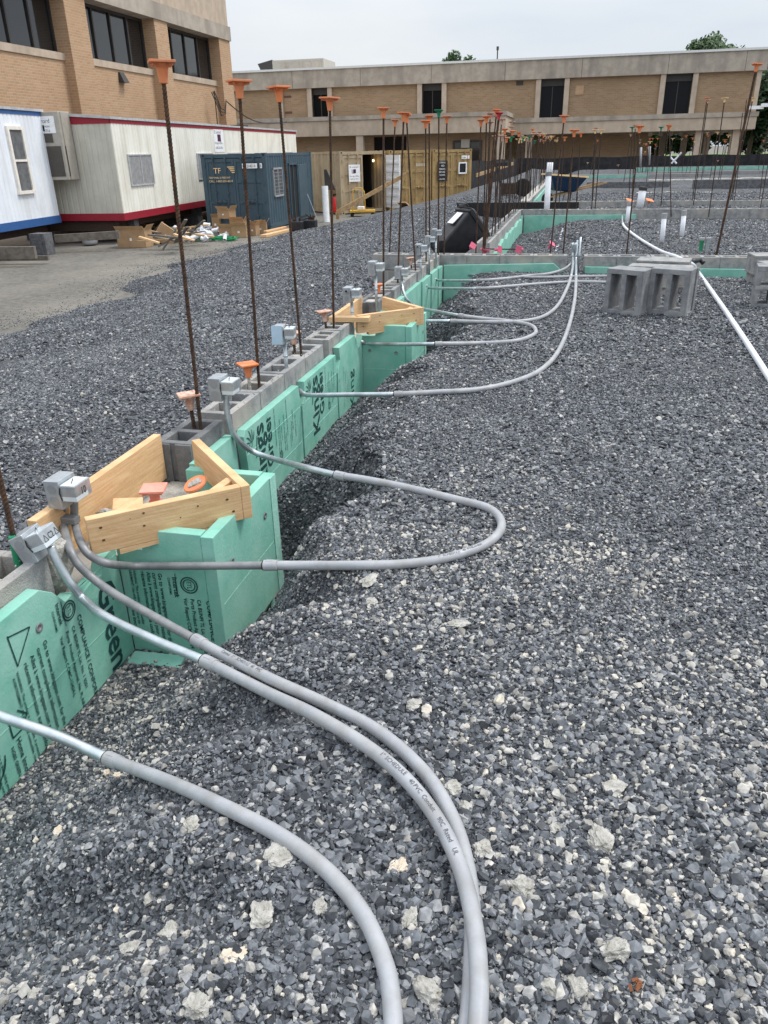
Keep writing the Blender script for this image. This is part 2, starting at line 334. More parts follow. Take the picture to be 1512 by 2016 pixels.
def lump(seed, size, rough=.22, sub=3):
    bm = bmesh.new(); bmesh.ops.create_icosphere(bm, subdivisions=sub, radius=.5); rr = random.Random(seed)
    cs = [(Vector((rr.gauss(0,1), rr.gauss(0,1), rr.gauss(0,1))).normalized(), rr.uniform(.24, .44)) for _ in range(9)]
    from mathutils import noise as N
    for v in bm.verts:
        c = v.co.copy()
        for nn, d in cs:
            k = c.dot(nn)
            if k > d: c -= nn*(k-d)*.85
        c *= 1 + rough*N.noise(c*5+Vector((seed*3.1,0,0))) + rough*.55*N.noise(c*13+Vector((0,seed*1.7,0)))
        v.co = (c.x*size[0], c.y*size[1], c.z*size[2])
    bm.verts.index_update(); r = MB(); r.add([v.co[:] for v in bm.verts], [tuple(v.index for v in f.verts) for f in bm.faces]); bm.free(); return r

# ------------------------------------------------------------------ the ground
def smooth(t): t = np.clip(t, 0, 1); return t*t*(3-2*t)
def wob(x, y):
    return (np.sin(x*3.1+y*1.7)*.4+np.sin(x*1.3-y*2.9+1.3)*.5+np.sin(x*7.3+y*5.1+.4)*.2+np.sin(-x*5.7+y*8.3)*.18+np.sin(x*13.1+2)*np.sin(y*11.7)*.15)
ASP = -1.35; WX0_ = -1.85
def asp_edge(y): return np.interp(y, [-30, 5, 11.2, 13.6, 16, 18.7, 24.9, 30, 34.3, 38, 41, 44, 60], [-9.6,-9.4,-9.2,-8.8,-9.8,-10.2,-9.9,-9.2,-8.4,-6.6,-5.0,-4.2,-3.5])
def G(x, y):
    x = np.asarray(x, float); y = np.asarray(y, float)
    wall = np.where(y < 10.35, -1.75, -1.28); face = np.where(y < 10.35, -1.61, -1.13)
    pad = -.115 + .014*wob(x*.8, y*.8) + .007*wob(x*2.3+1, y*2.6)*np.sin(x*1.1+y*.7) + .02*np.sin(y*.9+x*.5)
    d = x-face
    pier = np.maximum(smooth((y-1.85)/.35)*(1-smooth((y-3.15)/.5)), smooth((y-5.7)/.35)*(1-smooth((y-6.9)/.5)))
    pier = np.where(y < 10.35, pier, 0)
    hole = np.maximum(smooth((y-2.65)/.3)*(1-smooth((y-3.35)/.5)), .85*smooth((y-6.4)/.3)*(1-smooth((y-7.15)/.5))); hole = np.where(y < 10.35, hole, 0)
    d2 = d - .44*pier - .40*hole*(1-pier*.7)
    wid = np.maximum(.30, np.where(y < 10.35, .72 + .36*(1-smooth((y-1.9)/.5)) - .34*pier - .42*hole, 1.5))
    floor = np.where(y < 10.35, -.60 - .36*hole, -.42)
    near = 0.0
    t0 = (d2+near)/(wid*(1+.12*np.sin(y*9.1)+.08*np.sin(y*21+1)))*.92 + .06
    s = smooth(t0)*(1-hole) + np.clip(t0, 0, 1)**.85*hole
    inner = floor + (pad-floor)*s + .012*wob(x*2.2, y*2.2)*(1-s*.5)
    inner = inner - .10*np.exp(-((y-10.05)/.45)**2)*(x > -1.5) - .08*np.exp(-((y-18.0)/.6)**2) - .10*np.exp(-((y-28.6)/.5)**2)
    inner = inner - .05*smooth((y-19)/6)
    ae = asp_edge(y) + .25*np.sin(y*1.9)+.12*np.sin(y*5.3)
    top = -.42 + .16*np.exp(-((x+3.6)/1.1)**2) + .02*wob(x, y) + .30*smooth((y-17)/18)
    t = np.clip((x-ae)/(-3.0-ae), 0, 1)
    outer = (ASP-.10) + (top-ASP+.10)*(t**.75)
    z = np.where(x > wall, inner, outer)
    fall = smooth((y-57)/4.0)
    z = z*(1-fall) + (ASP-.15)*fall
    z = np.where(x < ae, ASP-.2, z)
    return z
def gz(x, y): return float(G(np.array([x]), np.array([y]))[0])

def grading(pairs):
    r = [pairs[0][0]]
    for (a, st), (b, _) in zip(pairs[:-1], pairs[1:]):
        n = max(1, int(round((b-a)/st))); r += [a+(b-a)*(i+1)/n for i in range(n)]
    return np.array(r)
gx = grading([(-14,.35),(-4,.12),(-2.4,.05),(-1.86,.11),(-1.75,.0101),(-1.7399,.13),(-1.61,.035),(-.4,.06),(3,.15),(6,.5),(16,2),(60,1)])
gy = grading([(-3,.3),(.2,.05),(4.6,.09),(10.3,.15),(18,.35),(42,.8),(62,1)])
X, Y = np.meshgrid(gx, gy); Z = G(X, Y)
nx, ny = len(gx), len(gy)
mb = MB(); mb.v = list(zip(X.ravel().tolist(), Y.ravel().tolist(), Z.ravel().tolist()))
ii = (np.arange(ny-1)[:, None]*nx + np.arange(nx-1)[None, :]).ravel()
mb.f = [(a, a+1, a+nx+1, a+nx) for a in ii.tolist()]
struct('gravel_ground', mb, M_GBED, smooth=True)
mb = MB(); N = 40; R = 1500
mb.box(-R, R, -R, R, ASP-2, ASP); struct('asphalt_ground', mb, M_ASPH)
mb = MB(); mb.box(-60, 120, 96, 260, ASP, ASP+.12); struct('lawn', mb, M_GRASS)
mb = MB(); mb.box(2, 110, 90, 95, ASP, ASP+.06); struct('pavement', mb, M_CONCL)

# crushed stone lying on it: instanced stones, one object of stuff
def stone_collection(name, m, seeds, sqs):
    c = bpy.data.collections.new(name)
    for i, sd_ in enumerate(seeds):
        r = rock(sd_, 13+i % 5, sqs[i % len(sqs)]); me = bpy.data.meshes.new(name); me.from_pydata(r.v, [], r.f); me.materials.append(m)
        c.objects.link(bpy.data.objects.new(name, me))
    return c
def scatter(name, pts, scl, coll, label):
    me = bpy.data.meshes.new(name); n = len(pts)
    me.vertices.add(n); me.vertices.foreach_set('co', pts.astype(np.float32).ravel())
    a = me.attributes.new('sz', 'FLOAT', 'POINT'); a.data.foreach_set('value', scl.astype(np.float32))
    rot = np.stack([rng.normal(0,.45,n), rng.normal(0,.45,n), rng.uniform(0,2*PI,n)], 1).astype(np.float32)
    a = me.attributes.new('rt', 'FLOAT_VECTOR', 'POINT'); a.data.foreach_set('vector', rot.ravel())
    o = bpy.data.objects.new(name, me); COL.objects.link(o)
    ng = bpy.data.node_groups.new(name, 'GeometryNodeTree')
    ng.interface.new_socket('Geometry', in_out='INPUT', socket_type='NodeSocketGeometry'); ng.interface.new_socket('Geometry', in_out='OUTPUT', socket_type='NodeSocketGeometry')
    gi = ng.nodes.new('NodeGroupInput'); go = ng.nodes.new('NodeGroupOutput')
    ci = ng.nodes.new('GeometryNodeCollectionInfo'); ci.inputs['Collection'].default_value = coll; ci.inputs['Separate Children'].default_value = True
    ip = ng.nodes.new('GeometryNodeInstanceOnPoints'); ip.inputs['Pick Instance'].default_value = True
    s1 = ng.nodes.new('GeometryNodeInputNamedAttribute'); s1.data_type = 'FLOAT'; s1.inputs[0].default_value = 'sz'
    s2 = ng.nodes.new('GeometryNodeInputNamedAttribute'); s2.data_type = 'FLOAT_VECTOR'; s2.inputs[0].default_value = 'rt'
    LK = ng.links.new
    LK(gi.outputs[0], ip.inputs['Points']); LK(ci.outputs[0], ip.inputs['Instance']); LK(s1.outputs[0], ip.inputs['Scale']); LK(s2.outputs[0], ip.inputs['Rotation']); LK(ip.outputs[0], go.inputs[0])
    md = o.modifiers.new('stones', 'NODES'); md.node_group = ng
    return tag(o, label, 'gravel', kind='stuff')
SQ = [(1,.8,.5),(1,.7,.45),(1.1,.8,.6),(1,.95,.55),(1.25,.7,.4),(.95,.9,.75)]
cs = stone_collection('stone', M_STONE, range(12), SQ)
ck = stone_collection('crumb', M_CRUMB, range(30, 38), [(1,.85,.7),(1.1,.8,.7),(1,.95,.8)])
def sample(n, x0, x1, y0, y1, marg=.5):
    x = rng.uniform(x0, x1, n); y = rng.uniform(y0, y1, n)
    P_ = np.stack([x, y, np.full(n, -.2)-CAMH], 1); q = P_ @ CM
    u = q[:,0]/-q[:,2]*FPX; v = q[:,1]/-q[:,2]*FPX; m_ = 1.25*756
    ok = (q[:,2] < -.2) & (np.abs(u) < m_+150/np.maximum(y,.4)) & (v > -1008-420) 
    # not inside walls, piers, forms
    bad = ((x > -1.87) & (x < -1.60) & (y < 10.42)) | ((x > -1.62) & (x < -1.17) & (((y > 2.28) & (y < 3.0)) | ((y > 6.03) & (y < 6.75))))
    bad |= ((x > -1.4) & (x < -1.1) & (y > 10.2)) | ((y > 10.18) & (y < 10.42) & (x > -2.6)) | (x < asp_edge(y)+.15)
    for yy in (18.1, 20.9, 32.4): bad |= (np.abs(y-yy-.1) < .13) & (x > -1.3)
    k = ok & ~bad & ((wob(x*1.1+5, y*1.3+2)+rng.normal(0,.35,n) < .75) | (rng.random(n) < .45))
    return x[k], y[k]
def stones(n, x0, x1, y0, y1, a, b, lift=.25):
    x, y = sample(n, x0, x1, y0, y1); s = np.exp(rng.normal(math.log(a), b, len(x))); s = np.clip(s, a*.45, a*2.6)*np.exp(.26*wob(x*.9+7, y*.9+2))
    return np.stack([x, y, G(x, y)+s*rng.uniform(-.05, lift, len(x))], 1), s
sets = [stones(260000, -1.7, 1.6, .45, 2.6, .0118, .42), stones(200000, -1.9, 3.0, 2.6, 5.2, .0142, .38), stones(170000, -1.7, 5.2, 5.2, 10.2, .0185, .33),
        stones(200000, -6, -1.86, 2.2, 7.5, .0185, .33), stones(120000, -10.4, -1.86, 7.5, 16, .028, .28), stones(90000, -1.2, 8.5, 10.4, 18, .026, .28), stones(70000, -10.4, -1.4, 16, 27, .036, .25), stones(45000, -1.2, 11, 18.4, 28, .036, .25)]
# strays kicked out over the asphalt
n_ = 5000; y_ = rng.uniform(9, 36, n_); x_ = asp_edge(y_) - rng.exponential(.35, n_) + .1
sets.append((np.stack([x_, y_, np.full(n_, ASP+.004)], 1), rng.uniform(.015, .035, n_)))
P_ = np.concatenate([s[0] for s in sets]); s_ = np.concatenate([s[1] for s in sets])
scatter('crushed_stone', P_, s_, cs, 'loose dark blue grey crushed stone covering the building pad')
# pale mortar crumbs, in drifts
def crumbs(n, x0, x1, y0, y1, a, thr):
    x, y = sample(n, x0, x1, y0, y1); f = wob(x*.9+3, y*.8+1)+rng.normal(0,.45,len(x)); k = f > thr; x = x[k]; y = y[k]
    s = np.clip(np.exp(rng.normal(math.log(a), .38, len(x))), a*.4, a*2.8)
    return np.stack([x, y, G(x, y)+s*.25], 1), s
sets = [crumbs(24000, -1.6, 1.5, .5, 2.6, .0128, 0), crumbs(9000, -1.3, 1.2, .5, 2.0, .015, -.2), crumbs(8000, -1.3, 3, 2.6, 5.5, .0145, .5), crumbs(3000, -1.3, 5, 5.5, 10, .02, .9), crumbs(2500, -6, -1.9, 2.5, 8, .02, .8)]
n_ = 1500; y_ = rng.uniform(1.0, 10.3, n_); x_ = rng.uniform(WX0_, WX0_+.19, n_); k_ = ~(((y_ > 1.98) & (y_ < 3.07)) | ((y_ > 5.92) & (y_ < 6.78)))
cellx = (x_ > WX0_+.04) & (x_ < WX0_+.15) & (rng.random(n_) < .85); k_ &= ~cellx
sets.append((np.stack([x_, y_, np.full(n_, .001)], 1)[k_], rng.uniform(.004, .013, n_)[k_]))
P_ = np.concatenate([s[0] for s in sets]); s_ = np.concatenate([s[1] for s in sets])
scatter('mortar_crumbs', P_, s_, ck, 'pale grey crumbs of mortar and stone scattered through the dark gravel')

# ------------------------------------------------------------------ block foundation walls
WX0, WX1 = -1.85, -1.66
BH = .19
def course(mb, x0, x1, y0, y1, z1=0.0, h=BH, along='y', shell=.040, web=.040, seed=1):
    """a course of hollow blocks from a to b along one axis"""
    rr = random.Random(seed)
    if along == 'y':
        L_ = y1-y0; n = max(1, round(L_/.4)); p = L_/n
        bx = lambda a0, a1, c0, c1, zz1: mb.box(c0, c1, a0, a1, z1-h, zz1)
        A0, C0, C1 = y0, x0, x1
    else:
        L_ = x1-x0; n = max(1, round(L_/.4)); p = L_/n
        bx = lambda a0, a1, c0, c1, zz1: mb.box(a0, a1, c0, c1, z1-h, zz1)
        A0, C0, C1 = x0, y0, y1
    for i in range(n):
        a = A0+i*p; b = a+p-.008; dz = rr.uniform(-.003, .003)
        bx(a, b, C0, C0+shell, z1+dz); bx(a, b, C1-shell, C1, z1+dz)
        for k in (0, .5, 1):
            w = web; aa = a+k*(b-a-w); bx(aa, aa+w, C0+shell, C1-shell, z1+dz-.0004)
    # mortar in the head joints, kept back from the faces
        if i: bx(a-.008, a, C0+.006, C1-.006, z1-.008)
def fills(x0, x1, y0, y1, seed, along='y', frac=.5):
    r = MB(); rr = random.Random(seed); L_ = (y1-y0) if along == 'y' else (x1-x0); n = max(1, round(L_/.4)); p = L_/n
    for i in range(n):
        for k in (0, 1):
            a = (y0 if along == 'y' else x0)+i*p+.03+k*(p-.04)/2; b = a+(p-.04)/2-.02
            zt = -.015-rr.random()*.02 if rr.random() < frac else -.15
            if along == 'y': r.box(x0+.03, x1-.03, a, b, -.2, zt)
            else: r.box(a, b, y0+.03, y1-.03, -.2, zt)
    return r
def foam_board(poly, x0, x1, parent, score=True):   # poly in (y,z)
    r = MB(); r.prism(poly, lambda a, b: (x0, a, b), lambda a, b: (x1, a, b))
    o = obj('insulation_board', r, M_FOAM, parent, bevel=.003)
    return o
wall = thing('foundation_wall', 'long grey block foundation wall with green foam boards running away from the camera', 'wall', (WX0, 2, -1.2))
mb = MB(); mb.box(WX0, WX1, -1, 10.2, -1.3, -.2); obj('lower_courses', mb, M_BLOCKW, wall)
SEG = [(.0, 1.98, .2), (3.07, 3.44, .0), (3.54, 5.15, .5), (5.28, 5.92, .45), (6.78, 7.36, .8), (7.46, 8.62, .7), (8.72, 9.24, .5), (9.34, 9.75, .4), (9.86, 10.2, .5)]
for i, (a, b, fr) in enumerate(SEG):
    mb = MB(); course(mb, WX0, WX1, a, b, seed=i+5); obj('block_course', mb, M_BLOCK, wall, bevel=.003)
    obj('grout_fill', fills(WX0, WX1, a, b, i+3, frac=fr), M_GROUT, wall)
wall_courses = [c for c in wall.children if c.name.startswith('block_course')]
for k in (1, 4): wall_courses[k].data.materials[0] = M_BLOCKN
# fluted end faces of the blocks that stop at the two gaps
for ye in (3.07, 6.78):
    mb = MB()
    for xa, xb in ((WX0, WX0+.082), (WX1-.082, WX1)): mb.box(xa, xb, ye-.012, ye-.0005, -.19, -.002)
    obj('block_end', mb, M_BLOCKN, wall, bevel=.003)
# boards: (y0, y1, z top at each end)
FB = [([(.0,-.055),(1.84,-.055),(1.90,-.10),(1.95,-.165),(1.99,-.16),(2.05,-.19),(2.12,-.175),(2.17,-.185),(2.20,-.13),(2.285,-.12),(2.285,-1),(.0,-1)]),
      ([(3.02,-.075),(3.43,-.075),(3.45,-.16),(3.45,-1),(3.02,-1)]),
      ([(3.55,-.13),(3.58,-.10),(4.44,-.10),(4.46,-.2),(4.45,-1),(3.56,-1),(3.57,-.3)]),
      ([(4.55,-.105),(5.27,-.105),(5.27,-1),(4.48,-1),(4.49,-.25),(4.55,-.2)]),
      ([(5.36,-.075),(5.80,-.075),(5.85,-.13),(5.90,-.2),(5.95,-.19),(6.03,-.12),(6.03,-1),(5.30,-1),(5.30,-.25),(5.38,-.17)]),
      ([(6.78,-.10),(7.33,-.10),(7.36,-.2),(7.36,-1),(6.78,-1)]),
      ([(7.50,-.10),(8.62,-.10),(8.63,-1),(7.44,-1),(7.46,-.2)]),
      ([(8.72,-.11),(9.24,-.11),(9.24,-1),(8.70,-1)]),
      ([(9.33,-.11),(9.76,-.11),(9.76,-1),(9.32,-1)]),
      ([(9.85,-.12),(10.13,-.12),(10.13,-1),(9.84,-1)])]
boards = [foam_board(p, WX1+.002, -1.61, wall) for p in FB]
# saw score lines cut in the boards
for bo, z, a, b in ((boards[0], -.40, .0, 2.28), (boards[2], -.24, 3.57, 4.44), (boards[2], -.47, 3.57, 4.44), (boards[3], -.24, 4.5, 5.26), (boards[3],-.47,4.5,5.26), (boards[5], -.4, 6.8, 7.35), (boards[6], -.4, 7.45, 8.6), (boards[0], -.155, 1.99, 2.28)):
    r = MB(); r.box(-1.6105, -1.6085, a, b, z-.0022, z+.0022); obj('score_line', r, M_FOAMCUT if bo != boards[0] else M_FOAM, bo)
# screw washers
def washer(parent, c, n, r=.017):
    m_ = MB(); m_.lathe([(r,0),(r,.002),(r*.8,.003),(r*.35,.001),(r*.3,-.004)], 16); q = Vector(n).to_track_quat('Z','Y').to_matrix().to_4x4()
    m_.xf(Matrix.Translation(c) @ q); obj('screw_washer', m_, M_EMTD, parent, smooth=True)
washer(boards[0], (-1.6085, 1.80, -.175), (1,0,0))
# piers
def pier(dy, parentwall, text=False):
    C = [(-1.61, 2.29+dy), (-1.20, 2.29+dy)]
    zt = -.045
    r = MB(); r.prism([(-1.612,-.13),(-1.50,-.13),(-1.50,-.105),(-1.46,-.10),(-1.455,zt),(-1.252,zt),(-1.252,-.60),(-1.612,-.62)], lambda a, b: (a, 2.29+dy, b), lambda a, b: (a, 2.34+dy, b))
    f = obj('pier_board', r, M_FOAM, parentwall, bevel=.003)
    r = MB(); r.box(-1.250, -1.20, 2.285+dy, 2.925+dy, -.61, zt-.004); s_ = obj('pier_board', r, M_FOAM, parentwall, bevel=.003)
    r = MB(); r.box(-1.60, -1.252, 2.875+dy, 2.925+dy, -1, zt); obj('pier_board', r, M_FOAM, parentwall, bevel=.003)
    r = MB(); r.box(-1.1995, -1.196, 2.86+dy, 2.925+dy, -.61, zt-.006); obj('cut_edge', r, M_FOAMCUT, s_)
    r = MB(); r.box(-1.2005, -1.1990, 2.31+dy, 2.85+dy, -.352, -.348); obj('score_line', r, M_FOAMCUT, s_)
    for (yy, zz) in ((2.42, -.22), (2.78, -.19)): washer(s_, (-1.199, yy+dy, zz), (1,0,0), .016)
    r = MB(); r.box(WX0+.065, -1.255, 2.33+dy, 3.06+dy, -.7, -.19); obj('pier_grout', r, M_GROUT, parentwall)
    return f, s_
f1, s1 = pier(0, wall)
f2, s2 = pier(3.74, wall)
washer(f2, (-1.55, 6.029, -.25), (0,-1,0), .014); washer(f2, (-1.33, 6.029, -.26), (0,-1,0), .014)
r = MB(); r.box(-1.60, -1.26, 6.0285, 6.0305, -.402, -.398); obj('score_line', r, M_FOAMCUT, f2)
# green block scrap inside the first pier
r = MB(); r.obox((-1.53, 2.90, -.13), (.09,.07,.10), (0,.1,.5)); tag(obj('foam_offcut', r, M_FOAMCUT, bevel=.008), 'small green foam offcut in the corner of the near timber form', 'offcut')
r = MB(); r.obox((-1.48, 2.23, -.605), (.22,.07,.04), (.12,0,.05)); tag(obj('foam_offcut', r, M_FOAM, bevel=.004), 'green foam strip lying on the gravel at the foot of the near pier', 'offcut')

# printing on the boards
YP = -1.6075
def wtxt(s, y, z, size, up=True, sq=1): return (s, (YP, y, z), (0,0,1) if up else (0,0,-1), (0,-1,0) if up else (0,1,0), size, sq)
it = []
it += [wtxt('Green', 2.125, -.215, .155, False, .95), ]
small0 = [(1.99,'COMPLIANCE / CONFORMIT\u00c9',.030,-.25),(1.95,'CA BS/NFI TL Lic. No. 1 0201',.022,-.27),(1.915,'Ports Product Approval, No. FL-NNNN-R2',.022,-.27),(1.88,'Vor Report CCMC-12424-L',.022,-.27),
 (1.80,'Go to www.kingspan.com for the most',.026,-.23),(1.765,'current compliance information.',.026,-.235),(1.73,'Allez \u00e0 www.kingspan.com pour la plus',.026,-.24),(1.695,'r\u00e9cente information sur la conformit\u00e9 aux normes.',.026,-.245),
 (1.655,'WARNING: This product is combustible. A protective barrier or thermal barrier',.016,-.25),(1.635,'AVERTISSEMENT: Ce produit est combustible. Une barri\u00e8re thermique est requise',.016,-.26),
 (1.585,'Home Innovation',.030,-.46),(1.555,'NGBS GREEN CERTIFIED',.020,-.47),
 (1.50,'This board is for use as insulation in the building envelope, see local code',.015,-.27),(1.48,'Use only as directed. Keep away from ignition sources during installation',.015,-.275),(1.44,'Ce panneau isolant doit \u00eatre install\u00e9 selon les instructions du fabricant',.015,-.29),(1.42,'Garder loin des sources d\u2019ignition pendant le transport et la pose',.015,-.295),(1.36,'Made in',.02,-.29)]
it += [wtxt(s, y, z, sz, False) for (y, s, sz, z) in small0]
it += [wtxt('Intertek', 1.895, -.145, .026, False), wtxt('CONFORMS',1.87,-.16,.015,False)]
lt = textmb(it, .018)
lt.join(quadstrip([(YP,1.66,-.12),(YP,1.76,-.145),(YP,1.67,-.235),(YP,1.66,-.115)], .005, (1,0,0)))
lt.join(quadstrip([(YP,1.925,-.15),(YP,1.925,-.25)], .003, (1,0,0)))
def ring(c, ax, ay, R1, n=24, w=.004, nrm=(1,0,0)):
    return quadstrip([Vector(c)+Vector(ax)*math.cos(2*PI*i/n)*R1+Vector(ay)*math.sin(2*PI*i/n)*R1 for i in range(n+1)], w, nrm)
def etl(c, ax, ay, R1, nrm):
    q = MB(); q.join(ring(c, ax, ay, R1, w=R1*.16, nrm=nrm)); q.join(ring(c, ax, ay, R1*.72, w=R1*.13, nrm=nrm))
    q.join(textmb([('ETL', Vector(c)-Vector(ax)*R1*.52-Vector(ay)*R1*.25, ax, ay, R1*.8, .8)])); return q
lt.join(etl((YP,1.955,-.205), (0,0,-1), (0,1,0), .035, (1,0,0)))
hm = [(YP,1.62,-.37),(YP,1.655,-.41),(YP,1.62,-.445),(YP,1.575,-.445),(YP,1.575,-.385)]
lt.join(quadstrip(hm, .006, (1,0,0)))
q = MB(); q.add([(YP,1.60,-.40),(YP,1.625,-.40),(YP,1.625,-.425),(YP,1.60,-.425)], [(0,1,2,3)]); lt.join(q)
# leafy emblem low on the near board
def emblem(cy, cz, s, flip=1):
    q = MB()
    for k, (a0, l) in enumerate([(20,1.0),(45,.95),(75,1.05),(105,.85),(140,.9),(175,.7)]):
        a = math.radians(a0)*flip; pts = []
        for i in range(7):
            t = i/6; rr_ = s*(.25+.75*t*l); aa = a+.5*t*flip; pts.append(Vector((YP, cy+rr_*math.cos(aa), cz+rr_*math.sin(aa))))
        for i, (p0, p1) in enumerate(zip(pts[:-1], pts[1:])):
            w0 = s*.11*(1-abs(i/6-.4)*1.3); q.join(quadstrip([p0, p1], max(.002, w0), (1,0,0)))
    q.join(ring((YP, cy, cz), (0,1,0), (0,0,1), s*.2, w=s*.05)); return q
lt.join(emblem(1.46, -.545, .10))
obj('printed_lettering', lt, M_INK, boards[0])
# knock-out code patch is left plain on purpose (bars only)
b3 = [('Kingspan', 3.80, -.475, .150, True), ('GreenGuard', 3.905, -.37, .105, True)]
def board_print(board, y0, ktop, seed, logo=True):
    its = [wtxt('Kings', y0+.16, -.53, .195, True, .95), wtxt('Green', y0+.275, -.43, .135, True, .95)]
    rr = random.Random(seed)
    lines = ['Insulation board type IV CAN/ULC-S701 thermal resistance', 'WARNING combustible protect with a barrier', 'Go to www.kingspan.com for the most current', 'compliance information', 'Allez \u00e0 www.kingspan.com pour la plus r\u00e9cente', 'information sur la conformit\u00e9', 'Ce produit est combustible voir les instructions', 'Use only as directed', 'ASTM C578 type IV 25 psi', 'COMPLIANCE / CONFORMIT\u00c9', 'CA BS/NFI TL Lic. No. 1 0201']
    yy = y0+.34
    for i, s in enumerate(lines):
        its.append(wtxt(s, yy, -.40-.05*rr.random() if i % 3 else -.34, .0155 if i % 2 else .019, True, .62)); yy += .027 if i % 3 else .045
    t = textmb(its, .016)
    t.join(etl((YP, y0+.40, -.42), (0,0,1), (0,-1,0), .025, (1,0,0)))
    if logo: t.join(emblem(y0-.03, -.20, .085, 1)); t.join(quadstrip([(YP,y0+.02,-.10),(YP,y0+.06,-.18),(YP,y0+.03,-.30)], .008, (1,0,0)))
    # clip to the board
    ztop = ktop; t2 = MB()
    for f in t.f:
        vs = [t.v[i] for i in f]
        if max(v[2] for v in vs) < ztop: t2.add(vs, [tuple(range(len(vs)))])
    obj('printed_lettering', t2, M_INK, board)
board_print(boards[2], 3.66, -.112, 3)
board_print(boards[3], 4.66, -.117, 4)
q = textmb([wtxt('King', 5.72, -.62, .165, True), wtxt('ASTM C578 type IV 25 psi  Go to www.kingspan.com', 5.45, -.55, .018, True,.8), wtxt('COMPLIANCE / CONFORMIT\u00c9', 5.50, -.5, .02, True,.8), wtxt('current compliance information voir les instructions', 5.54, -.55, .016, True,.8), wtxt('for the most current', 5.58, -.5, .016, True)])
obj('printed_lettering', q, M_INK, boards[4])
# pier front print (reads downwards)
YF = 2.2875
def ptxt(s, x, z, size, sq=1): return (s, (x, YF, z), (0,0,-1), (1,0,0), size, sq)
its = [ptxt('COMPLIANCE / CONFORMIT\u00c9', -1.262, -.325, .030), ptxt('CA BS/NFI TL Lic. No. 1 0201', -1.300, -.325, .022), ptxt('Ports Product Approval', -1.328, -.325, .022), ptxt('Vor Report CCMC 12424', -1.356, -.325, .022),
       ptxt('Intertek', -1.392, -.235, .028), ptxt('CONFORMS', -1.412, -.24, .014),
       ptxt('Go to www.kingspan.com for the', -1.450, -.225, .024), ptxt('current compliance information. plus', -1.474, -.225, .024), ptxt('Allez \u00e0 www.kingspan.com pour', -1.498, -.225, .022), ptxt('r\u00e9cente information sur la conformit\u00e9', -1.522, -.225, .022),
       ptxt('WARNING: This product is a combustible', -1.555, -.21, .015), ptxt('AGREEMENT: Use only as directed on the', -1.572, -.21, .015), ptxt('Home Innovation', -1.592, -.38, .022)]
q = textmb(its, .02); q.join(etl((-1.325, YF, -.265), (0,0,-1), (1,0,0), .034, (0,-1,0)))
q.join(quadstrip([(-1.378,YF,-.22),(-1.378,YF,-.32)], .003, (0,-1,0)))
obj('printed_lettering', q, M_INK, f1)
# cross walls
def xwall(label, x0, x1, y, z1=0.0, zb=-1.2, hollow=True, foam=None, gap=None, th=.2, m=M_BLOCKW):
    t = thing('cross_wall', label, 'wall', (x0, y, zb), 0, 'block cross walls')
    mb = MB(); mb.box(x0, x1, y, y+th, zb, z1-.2 if hollow else z1); obj('lower_courses' if hollow else 'block_courses', mb, m, t)
    if hollow:
        segs = [(x0, x1)] if not gap else [(x0, gap[0]), (gap[1], x1)]
        for i, (a, b) in enumerate(segs):
            mb = MB(); course(mb, a, b, y, y+th, z1, along='x', seed=i+int(y)); obj('block_course', mb, M_BLOCK, t, bevel=.003 if y < 12 else 0)
            fb = fills(a, b, y, y+th, i+9, along='x', frac=.75); fb.v = [(v[0], v[1], v[2]+z1) for v in fb.v]; obj('grout_fill', fb, M_GROUT, t)
    for fm in (foam or []):
        mb = MB(); mb.prism(fm, lambda a, b: (a, y-.052, b), lambda a, b: (a, y-.002, b)); obj('insulation_board', mb, M_FOAM, t, bevel=.003)
    return t
x1w = xwall('nearest cross wall of grey block joining the long wall, teal foam on its face', -2.55, 14, 10.2, gap=(-.06, .14),
      foam=[[(-1.60,-.12),(-.22,-.085),(-.13,-.16),(-.08,-.13),(-.08,-1),(-1.60,-1)], [(.16,-.12),(2.1,-.13),(2.1,-1),(.16,-1)]])
for (xx, zz) in ((-.75,-.2),(-1.35,-.35)): washer([c for c in x1w.children if c.name.startswith('insulation')][0], (xx, 10.147, zz), (0,-1,0), .018)
# second long wall beyond the cross wall
w2 = thing('foundation_wall', 'grey block wall set back beyond the first cross wall, bristling with rusty rebar', 'wall', (-1.37, 11.6, -1.2))
mb = MB(); mb.box(-1.37, -1.17, 11.6, 18.2, -1.3, -.2); obj('lower_courses', mb, M_BLOCKW, w2)
mb = MB(); course(mb, -1.37, -1.17, 11.6, 18.2, seed=30); obj('block_course', mb, M_BLOCK, w2)
obj('grout_fill', fills(-1.37, -1.17, 11.6, 18.2, 31, frac=.3), M_GROUT, w2)
rr = random.Random(5); top = []; yy = 11.5
while yy < 18.0: top.append((yy, -.12-rr.random()*.07 - (.05 if yy < 12.6 else 0))); yy += .12+rr.random()*.2
bd = [(11.5,-1)]+top+[(18.0,-.1),(18.0,-1)]
r = MB(); r.prism(bd[::-1], lambda a, b: (-1.168, a, b), lambda a, b: (-1.118, a, b)); obj('insulation_board', r, M_FOAM, w2)
w3 = thing('foundation_wall', 'farthest grey block wall in line with the rebar rows, pale foam inside', 'wall', (-1.42, 21.2, -1.2))
mb = MB(); mb.box(-1.42, -1.18, 21.3, 43.4, -1.3, 0); obj('block_courses', mb, M_BLOCKW, w3)
r = MB(); r.box(-1.178, -1.12, 21.4, 43.3, -1, -.1); obj('insulation_board', r, M_FOAM, w3)
r = MB(); r.box(-1.18, -1.12, 21.3, 21.34, -.6, -.03); obj('insulation_board', r, M_FOAM, w3)
xwall('second cross wall of grey block with teal foam on its left half', -1.37, 12, 18.2, foam=[[(-1.1,-.12),(1.25,-.10),(1.25,-1),(-1.1,-1)]])
